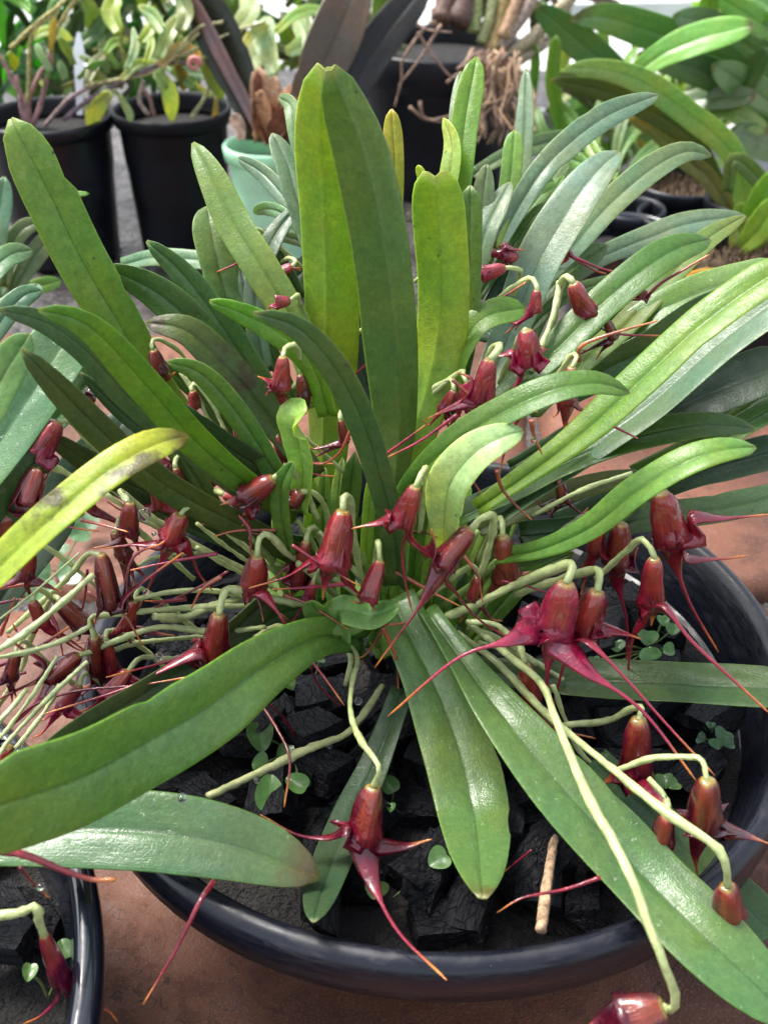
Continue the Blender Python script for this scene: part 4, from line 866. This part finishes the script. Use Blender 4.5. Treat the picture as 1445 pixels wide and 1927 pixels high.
# yellow leaved plant in the second pot
p = plant('trailing plant with yellowing hanging leaves in the second black pot', pB)
for q, c, w in [([(85,235),(130,185),(190,155),(230,150),(300,125)],(.22,.15,.14),8), ([(120,225),(160,190),(230,150),(300,120),(350,118)],(.14,.10,.12),9), ([(160,160),(210,150),(300,130),(370,55),(420,40)],(.36,.34,.16),7), ([(280,215),(265,190),(270,150)],(.30,.24,.2),9), ([(290,218),(280,180),(262,160)],(.24,.14,.12),8), ([(360,220),(380,190),(395,160)],(.3,.3,.15),8), ([(240,140),(232,90),(226,45)],(.26,.30,.06),9), ([(300,130),(340,95),(375,60)],(.36,.35,.16),7), ([(500,40),(440,60),(370,90),(330,110)],(.3,.3,.15),6)]: bs_(p, q, w, 90, c)
for q, w, c in [([(205,170),(188,190),(176,215),(174,262)],44,(.34,.36,.25)), ([(290,135),(310,160),(320,190),(324,228)],44,(.34,.37,.26)), ([(228,60),(212,20),(222,-20)],50,(.24,.28,.03)), ([(165,155),(180,120),(200,95)],30,(.24,.22,.14)), ([(300,125),(330,95),(365,100),(378,122)],36,(.34,.27,.2)), ([(375,110),(400,150),(420,185)],44,(.22,.24,.09)), ([(230,150),(260,120),(300,118)],24,(.36,.36,.2)), ([(265,80),(285,50),(280,10)],32,(.22,.26,.03)), ([(330,120),(345,150),(345,170)],30,(.18,.14,.03)), ([(240,130),(255,90),(250,50)],24,(.30,.34,.22)), ([(200,100),(215,80),(240,75)],24,(.2,.26,.05)), ([(275,120),(285,85),(280,60)],22,(.24,.30,.03)), ([(300,110),(320,60),(345,20)],40,(.28,.30,.14)), ([(310,60),(290,30),(260,10)],36,(.30,.34,.2)), ([(340,60),(350,20),(330,-20)],46,(.17,.2,.09))]: bl(p, q, w, (89,92), c, 25, fold=.4, tipa=.3, tpow=.8)
# curled pink flower
cc = at(366, 120, 88); V = []
sv = [cc + Vector((math.cos(t)*r, 0, math.sin(t)*r)) for t, r in [(i*.55, .0055*(1-i/22)) for i in range(16)]]
o = tube(None, sv, [.0022, .0014], M['stem'], 'curled_petal', n=30, color=(.62,.25,.22)); tag(o, 'small curled pink petal on the trailing plant above the second pot', 'petal')
# dark leaved plant in the green pot
p = plant('plant with broad almost black leaves and brown husks in the mint green pot', pG)
bl(p, [(478,262),(468,200),(440,130),(405,50),(360,-40)], 84, (86,92), (.022,.026,.018), 12, pb=.55, n=22, fold=.35, label='very dark green leaf with a purple edge')
bl(p, [(500,262),(462,190),(420,110),(385,40),(340,-40)], 26, (85.5,91.5), (.15,.09,.12), 30, pb=.8, n=22)
bl(p, [(525,262),(570,190),(620,90),(655,10),(680,-50)], 96, (86,95), (.085,.065,.06), -10, pb=.45, n=22, fold=.3, label='grey brown leaf')
bl(p, [(560,262),(640,200),(700,100),(760,20),(810,-40)], 72, (87,97), (.012,.012,.014), 10, pb=.6, n=22, label='almost black leaf')
rnd = random.Random(4)
for i in range(22):
    x = 480 + rnd.random()*90; y = 150 + rnd.random()*95
    bl(p, [(x*.4+500*.6+rnd.uniform(-8,8), 262), ((x+500)/2, (y+262)/2), (x, y-rnd.random()*50)], rnd.uniform(14,44), (86, 86+rnd.uniform(-2,4)), rnd.choice([(.20,.08,.035),(.28,.15,.08),(.12,.045,.025),(.34,.22,.14)]), rnd.uniform(-50,50), pb=.8, n=12, name='dry_husk', mat='bark', wav=.3)
bl(p, [(455,262),(450,238),(440,212)], 26, (85,85), (.5,.32,.26), 20, name='dry_husk', mat='bark')
# pale leaves between
p = plant('pale grey green leafy shoots rising behind the mint green pot', at(520, 200, 105))
for q, w, c in [([(520,140),(500,80),(498,30)],44,(.25,.34,.20)), ([(590,120),(575,60),(555,20)],40,(.22,.30,.16)), ([(520,60),(560,25),(610,15)],22,(.25,.36,.12)), ([(470,150),(475,110),(500,80)],50,(.32,.34,.22)), ([(540,100),(580,80),(600,70)],36,(.25,.34,.2)), ([(450,100),(480,60),(530,50)],20,(.3,.34,.14)), ([(600,120),(630,70),(640,10)],40,(.16,.22,.12)), ([(440,60),(470,20),(460,-20)],40,(.2,.26,.12))]: bl(p, q, w, (98,105), c, 20)
# ---- cane orchid with roots in the big pot
p = plant('cane orchid with bundled tan canes and tangled brown roots on the big black pot', pC)
for q, w, c in [([(925,95),(940,50),(950,-20)],30,(.36,.26,.10)), ([(905,80),(920,30),(930,-20)],22,(.30,.32,.14)), ([(940,90),(975,40),(1010,-20)],24,(.34,.25,.20)), ([(890,60),(895,20),(900,-30)],26,(.24,.28,.10)), ([(950,110),(1000,70),(1050,20),(1090,-20)],26,(.32,.26,.16)), ([(960,120),(1010,90),(1080,40)],22,(.38,.30,.22)), ([(945,70),(965,20),(975,-20)],26,(.40,.24,.14)), ([(830,40),(838,10),(842,-30)],42,(.13,.07,.05)), ([(860,45),(870,10),(872,-30)],50,(.10,.055,.045)), ([(815,45),(826,20),(835,-20)],14,(.45,.28,.2))]: bs_(p, q, w, (110,112), c)
rnd = random.Random(9)
for i in range(62):
    x, y = 930 + rnd.gauss(0, 26), 90 + rnd.random()*40; q = [(x, y)]
    a = rnd.uniform(1.1, 2.0)
    for s in range(5):
        a += rnd.uniform(-.55, .55); x += math.cos(a)*34; y += math.sin(a)*abs(30); q.append((min(1005, max(872, x)), min(300, y)))
    bs_(p, q, rnd.uniform(4, 9), (109-rnd.random()*6, 104-rnd.random()*6), rnd.choice([(.30,.18,.10),(.22,.12,.07),(.36,.25,.15),(.15,.09,.06)]), 'root', 'aerial_root', taper=3)
for q in [[(800,48),(760,110),(755,150),(742,200)], [(785,60),(820,110),(850,145),(880,150)], [(830,45),(790,110),(750,160)], [(780,40),(800,55),(850,60)], [(770,200),(800,225),(830,222),(870,210)], [(790,190),(800,220),(850,232)], [(700,50),(720,45),(760,40)], [(860,130),(890,105),(905,95)], [(840,155),(860,140),(885,120)]]: bs_(p, q, 6, 103.5, (.34,.22,.16), 'root', 'aerial_root', taper=3)
# ---- broad leaved orchids at the right
p = plant('orchid with arching olive leaves and swollen yellow green bases in the mossy pot', pR[3])
OL = (.16,.26,.12)
bl(p, [(1412,470),(1405,400),(1380,290),(1300,215),(1210,152),(1130,128),(1062,128)], 48, (80,80,82), OL, 15, pb=.75, n=30, fold=.2)
bl(p, [(1400,470),(1340,330),(1290,250),(1190,190),(1100,160),(1035,150)], 42, (83,86), (.07,.10,.03), 25, pb=.7, n=24)
bl(p, [(1398,460),(1370,390),(1330,330),(1290,300),(1240,250),(1180,220)], 34, (82,86), (.15,.16,.06), 20, pb=.8, n=24)
bl(p, [(1400,465),(1420,400),(1460,320)], 44, (78,76), (.13,.26,.035), 10)
bl(p, [(1390,470),(1420,440),(1470,370)], 50, (77,75), (.17,.28,.04), 15)
bl(p, [(1385,468),(1400,430),(1392,380)], 40, (78,78), (.20,.28,.05), 10)
bl(p, [(1370,360),(1385,300),(1460,370)], 34, (78,78), (.10,.15,.04), 10)
for q, w in [([(1400,475),(1405,440),(1412,400)],46), ([(1420,475),(1440,440),(1475,400)],44), ([(1385,470),(1380,440),(1372,410)],30)]: stem(p, q, w, 77.5, (.30,.36,.07), .1, 'swollen_stem', taper=24)
p = plant('wet broad leaved orchid with dark green leaves filling the upper right corner', at(1280, 320, 100))
WG = (.10,.21,.07); WD = (.07,.16,.065)
for q, w, c, r in [([(1500,200),(1420,150),(1330,95),(1200,48),(1130,30),(1073,36)],66,WG,15), ([(1230,200),(1140,120),(1070,60),(1008,10)],62,WD,15), ([(1180,150),(1250,100),(1330,68),(1420,46)],58,(.12,.30,.035),22), ([(1500,150),(1400,80),(1320,40),(1266,28)],58,WD,18), ([(1500,110),(1440,50),(1350,-10)],46,(.12,.28,.04),20), ([(1500,260),(1400,170),(1290,120),(1200,100)],60,(.06,.15,.04),18), ([(1500,230),(1420,170),(1340,120)],60,WG,10), ([(1250,200),(1330,185),(1424,180)],44,(.05,.10,.03),30), ([(1500,300),(1440,270),(1376,240)],60,(.05,.13,.03),15), ([(1280,220),(1350,200),(1450,250)],36,(.16,.24,.05),20), ([(1400,-20),(1460,20),(1500,60)],60,(.07,.17,.04),15), ([(1130,210),(1080,160),(1030,150)],36,(.06,.09,.03),20), ([(1320,230),(1380,180),(1445,90)],46,(.05,.12,.03),20), ([(1350,60),(1335,20),(1340,-20)],36,(.15,.28,.04),20)]:
    bl(p, q, w, (98,94) if r != 22 else (92,90), c, r, mat='leaf_wet', n=24, pb=.6)
for q, w, c in [([(1190,320),(1230,275),(1270,240)],24,(.16,.28,.06)), ([(1180,300),(1172,260),(1170,230)],18,(.14,.22,.05)), ([(1290,300),(1290,250),(1310,200)],40,(.26,.34,.08)), ([(1215,330),(1200,300),(1190,260)],18,(.2,.28,.06)), ([(1250,300),(1246,220),(1250,150)],24,(.28,.34,.12)), ([(1285,230),(1300,180),(1305,140)],34,(.22,.30,.12))]: stem(p, q, w, 98, c, .15, 'swollen_stem', taper=w*.7)
p = plant('upright narrow leaf with a wavy edge beside the root tangle', at(1055, 260, 95))
bl(p, [(1058,262),(1048,200),(1040,150),(1047,66)], 26, (92,92), (.10,.21,.02), 10, pb=.9, wav=.12, n=24, tipa=.85)
p = plant('low dark green orchid leaves between the root tangle and the pots at the right', at(1000, 330, 80))
for q, w, c in [([(890,330),(960,290),(1060,262),(1110,280)],36,(.05,.10,.03)), ([(960,420),(1010,380),(1060,300),(1080,270)],44,(.07,.15,.04)), ([(950,470),(1000,440),(1070,420),(1110,400)],46,(.04,.09,.03)), ([(950,500),(1000,470),(1080,440)],50,(.03,.07,.03)), ([(1120,320),(1080,300),(1040,290)],34,(.08,.2,.05)), ([(1160,320),(1120,290),(1100,250)],26,(.13,.22,.05)), ([(1210,330),(1150,350),(1090,340)],30,(.2,.26,.09)), ([(1060,400),(1110,340),(1160,300)],26,(.14,.24,.07)), ([(1020,430),(1070,360),(1100,310)],30,(.10,.22,.06))]: bl(p, q, w, (62,66), c, 20, mat='leaf_wet')
# ---- distant growth
def bank(label, x0, x1, y0, y1, Y0, Y1, n, cols, seed, w=(20, 50), up=.8, L=(50, 130)):
    rnd = random.Random(seed); r = plant(label, at((x0+x1)/2, y1, (Y0+Y1)/2), 'plant', 'potted_plant')
    for i in range(n):
        x = rnd.uniform(x0, x1); y = rnd.uniform(y0, y1); a = rnd.gauss(-math.pi/2, up); l = rnd.uniform(*L); Y = rnd.uniform(Y0, Y1)
        q = [(x, y), (x+math.cos(a)*l*.55, y+math.sin(a)*l*.55), (x+math.cos(a)*l+rnd.uniform(-14,14), y+math.sin(a)*l*.85)]
        bl(r, q, rnd.uniform(*w), (Y, Y+rnd.uniform(-3,3)), tuple(v*rnd.uniform(.75,1.2) for v in rnd.choice(cols)), rnd.uniform(-30,40), n=9, mat='leaf')
    return r
bank('bright green grassy leaves in the upper left corner', -40, 110, 0, 230, 108, 122, 46, [(.10,.30,.03),(.06,.16,.03),(.14,.34,.05),(.03,.08,.02)], 21, (12, 26), .45, (90, 170))
bank('dense olive leafy plants behind the second black pot', 100, 420, -20, 190, 104, 126, 100, [(.10,.13,.05),(.16,.20,.07),(.06,.09,.035),(.22,.24,.11),(.05,.08,.03)], 22, (16, 40), .8, (50, 120))
bank('grey green leaves behind the dark broad leaves', 400, 720, -20, 170, 112, 130, 60, [(.14,.20,.10),(.10,.14,.06),(.20,.26,.12),(.05,.07,.03)], 23, (14, 36), .9, (50, 120))
bank('dim canes and leaves above the big black pot', 740, 1080, -40, 120, 124, 138, 46, [(.09,.07,.05),(.06,.08,.03),(.14,.12,.07),(.05,.04,.035)], 24, (10, 24), .6, (60, 130))
bank('blurred green leaves far behind the right hand orchids', 1040, 1480, 20, 330, 122, 142, 60, [(.12,.24,.08),(.18,.30,.13),(.08,.15,.06),(.26,.36,.20)], 25, (14, 34), .9, (50, 110))
# ---- pale rails and trays of the bench beyond
def beam(name, a, b_, w, h, mat, label, cat):
    bmx = bmesh.new(); bmesh.ops.create_cube(bmx, size=1); d = b_ - a
    for v in bmx.verts: v.co = Vector((v.co.x*d.length, v.co.y*w, v.co.z*h))
    bmesh.ops.bevel(bmx, geom=bmx.edges[:], offset=min(w, h)*.12, segments=2, affect='EDGES')
    o = bm_obj(name, bmx, M[mat]); o.location = (a+b_)/2; o.rotation_euler = d.to_track_quat('X', 'Z').to_euler(); tag(o, label, cat)
beam('bench_rail', at(1000, 22, 150), at(1500, 12, 150), .012, .02, 'white_paint', 'white horizontal rail at the top right behind the leaves', 'rail')
beam('bench_rail', at(960, 232, 116), at(1150, 236, 116), .02, .03, 'plastic_grey', 'grey rail end behind the narrow wavy leaf', 'rail')
beam('tray_edge', at(1240, 300, 110), at(1520, 292, 110), .05, .05, 'plastic_grey', 'pale grey tray edge behind the olive leaves', 'tray')

bank('dense green blades behind the white label at the upper left', 60, 300, 40, 240, 103, 112, 40, [(.06,.14,.04),(.09,.18,.05),(.04,.08,.03)], 31, (10, 24), .5, (80, 160))
bank('narrow dark shoots between the mint green pot and the big black pot', 560, 720, 60, 200, 112, 118, 18, [(.07,.11,.05),(.12,.16,.08)], 32, (12, 26), .6, (60, 120))
bank('light green leaves crowding behind the blue green leaf tips at the right', 1000, 1300, 180, 360, 100, 118, 34, [(.12,.22,.08),(.08,.16,.05),(.16,.26,.10),(.06,.10,.04)], 33, (16, 34), .9, (60, 130))

bank('narrow bright strap leaves standing between the wet broad leaves at the right', 1120, 1440, 150, 330, 99, 112, 26, [(.16,.27,.07),(.20,.30,.10),(.12,.20,.05)], 35, (10, 20), .7, (80, 150))
bank('drooping pale leaves spilling over the rims of the two black pots at the left', 30, 420, 90, 190, 90, 94, 26, [(.22,.25,.13),(.14,.18,.07),(.28,.29,.17)], 36, (12, 26), 1.3, (40, 80))

p = plant('narrow green strap leaves rising between the blue green leaf and the wet broad leaves', at(1150, 340, 92))
for q, w, c in [([(1120,350),(1100,280),(1075,220),(1030,180)],24,(.12,.22,.06)), ([(1130,350),(1120,270),(1130,200),(1160,150)],22,(.14,.26,.08)), ([(1150,350),(1170,280),(1210,230),(1270,200)],24,(.18,.30,.10)), ([(1160,350),(1160,280),(1175,220),(1190,180)],20,(.10,.18,.05)), ([(1170,350),(1210,290),(1260,260),(1330,250)],22,(.14,.24,.09)), ([(1140,360),(1080,300),(1010,270),(960,275)],22,(.10,.2,.06)), ([(1200,350),(1250,310),(1310,300),(1370,310)],22,(.2,.3,.13)), ([(1100,360),(1060,310),(1020,240),(1010,200)],20,(.09,.17,.05))]: bl(p, q, w, (88,94), c, 20)
# ---------------------------------------------------------------- clover weeds in the pots
def weed(label, base, lfs, c=(.07,.17,.03), stems=True, zb=-.012):
    """base: pixel + Y; lfs: (x, y, w, h, angle) leaflets"""
    B0 = atz(base[0], base[1], zb - .014); r = empty('clover_weed', B0, label, 'weed', None)
    for j, (x, y, w, h, ang) in enumerate(lfs):
        C = atz(x, y, zb + .002*(j % 3)); k = px2m(C); nrm = (CAMP - C).normalized()*.8 + Vector((.25*math.sin(j*2.3), .1, .55)); nrm.normalize()
        X = Vector((1,0,0)) - nrm*nrm.x; X.normalize(); Z = nrm.cross(X)
        a = math.radians(ang); U = X*math.sin(a) + Z*math.cos(a); S = U.cross(nrm)
        V, Fc = [], []; n = 20; rings = 4
        for side in (1, -1):
            V.append(C + nrm*.0004*side)
            for q_ in range(1, rings+1):
                f = q_/rings
                for m_ in range(n):
                    t = m_*math.tau/n; rr = 1 - .22*math.exp(-((t-math.pi/2)/.35)**2)
                    V.append(C + S*math.cos(t)*w*k*.5*f*rr*(1+.25*math.sin(t)) + U*math.sin(t)*h*k*.5*f*rr + nrm*(.0004*side*math.sqrt(max(0, 1-f*f)) + .0016*abs(math.cos(t))*f*f))
        N = 1+rings*n
        for sd in (0, 1):
            o = sd*N
            for m_ in range(n):
                m2 = (m_+1) % n; Fc.append((o, o+1+m_, o+1+m2) if not sd else (o, o+1+m2, o+1+m_))
                for q_ in range(rings-1):
                    a0 = o+1+q_*n; Fc.append((a0+m_, a0+n+m_, a0+n+m2, a0+m2) if not sd else (a0+m_, a0+m2, a0+n+m2, a0+n+m_))
        mesh_obj('leaflet', V, Fc, M['weed'], r, color=tuple(v*(.8+.4*((j*37) % 10)/10) for v in c))
        if stems: tube(r, [C - nrm*.0003, (C+B0)*.5 + Vector((.001, 0, .001)), B0], [.0005, .0004], M['stem'], 'weed_stem', n=8, sides=5, color=(.16,.24,.08))
    return r
weed('clover with five rounded leaflets on the charcoal left of the centre flower stalk', (545, 1420, 26.6), [(490,1385,50,66,-10),(507,1495,56,78,175),(560,1475,38,52,120),(535,1420,30,50,20),(490,1440,46,32,90)])
weed('small pointed weed leaf near the base of the clump', (580, 1300, 28), [(543,1285,28,34,-30),(602,1240,24,16,60)])
weed('cress like seedlings with tiny round leaves on the charcoal at the right', (1215, 1225, 29.5), [(1160,1216,32,26,0),(1247,1168,24,24,0),(1268,1184,30,26,20),(1218,1200,40,34,10),(1222,1232,42,30,170),(1259,1224,28,24,90),(1155,1250,16,13,0),(1200,1252,22,14,0),(1118,1244,22,20,0),(1185,1247,14,10,0)], (.10,.24,.06))
weed('wet seedling cluster against the right wall of the wide pot', (1355, 1400, 26.5), [(1335,1370,24,22,0),(1360,1385,36,30,40),(1350,1400,30,24,0),(1318,1392,26,18,-60),(1372,1402,22,22,90),(1338,1366,18,14,20)], (.06,.16,.06))
weed('round weed leaf below the lowest drooping flowers at the right', (1262, 1480, 25.6), [(1250,1470,34,32,0),(1268,1478,26,24,60)])
weed('pale round leaf behind the lower tip of the broad hanging leaf', (740, 1690, 22.6), [(826,1618,46,44,60)], (.13,.26,.08))
weed('half hidden yellowish weed leaf crossed by the central flower tail', (700, 1700, 22.8), [(708,1674,46,40,20)], (.14,.22,.05), False)
weed('folded wet clover leaf right of the central hanging flower', (735, 1520, 25.8), [(733,1478,34,40,150),(734,1520,18,20,0)])
weed('weed sprig growing beside the pink flower in the glossy pot', (90, 1880, 18), [(122,1788,36,42,150),(55,1830,28,36,0)], (.10,.2,.05), zb=LC.z-.012)
weed('large clover leaves lying on the slab at the left between the pots', (110, 1075, 34), [(160,985,52,52,0),(150,1005,40,40,60),(115,1035,32,28,0),(70,1080,66,48,-60),(75,1115,56,70,10),(130,1078,60,44,60)], (.09,.20,.075), zb=-.076)
# dry twig
V = None
tw_ = tube(None, [at(1018, 1752, 18.6), at(1030, 1660, 20.6), at(1046, 1560, 23.0)], [.0017, .0018, .0014], M['twig'], 'dry_twig', n=30, bump=.18, color=(.42,.27,.16)); tag(tw_, 'dry tan stick lying against the front rim of the wide pot', 'twig')
# dead leaf in the mossy pot
dl = leaf(None, [(1290,518),(1330,514),(1375,522)], 20, (66,66), (.38,.24,.03), 20, name='dead_leaf', n=12); tag(dl, 'yellow dead leaf on the rim of the mossy pot', 'leaf')
# water drops
def drop(px, py, d, Y, label, el=1.0):
    C = at(px, py, Y); k = px2m(C)*d*.5; bmx = bmesh.new(); bmesh.ops.create_uvsphere(bmx, u_segments=16, v_segments=10, radius=k)
    for v in bmx.verts: v.co.z *= el; 
    o = bm_obj('water_drop', bmx, M['water'], smooth=True); o.location = C; tag(o, label, 'water drop', 'water drops hanging on the flowers and stalks')
drop(272, 968, 24, 29.0, 'large clear drop on the stalk left of the upper hanging flower', 1.2)
drop(234, 935, 18, 29.3, 'clear drop beside the yellow leaf on the same stalk as the largest drop')
drop(299, 1236, 18, 26.8, 'drop on the thin tail just above the wet leaf')
drop(275, 1114, 12, 28.6, 'drop sliding down a long flower tail over the black pot')
drop(1003, 828, 13, 29.7, 'drop on the orange tail tip below the arched leaf')
drop(343, 1503, 20, 19.0, 'green tinted drop on the upper edge of the lower left leaf')
drop(1092, 1440, 15, 24.8, 'drop on the bend of the longest pale stalk')
drop(674, 1320, 15, 27.5, 'drop beside the twisted stalk under the clump')
drop(484, 1468, 14, 23.2, 'drop under the cut pale stalk')
drop(620, 1405, 10, 26.4, 'tiny drop under the pale stalk near the clump base')
drop(76, 1670, 14, 17.4, 'drop hanging at the left edge over the glossy pot')
drop(1250, 1500, 9, 21.5, 'tiny drop on the lowest right stalk')
drop(930, 968, 12, 29.6, 'drop beside the bent stalk right of the centre')
drop(290, 1005, 10, 29, 'small drop hanging below the flower over the left edge')
# origins: put each single-mesh thing's origin at its base
for o in list(COL.objects):
    if o.type == 'MESH' and o.parent is None and not o.children and o.location.length == 0 and o.get('kind') != 'structure':
        me = o.data; xs = [v.co for v in me.vertices]
        c = Vector((sum(v.x for v in xs)/len(xs), sum(v.y for v in xs)/len(xs), min(v.z for v in xs)))
        me.transform(Matrix.Translation(-c)); o.location = c
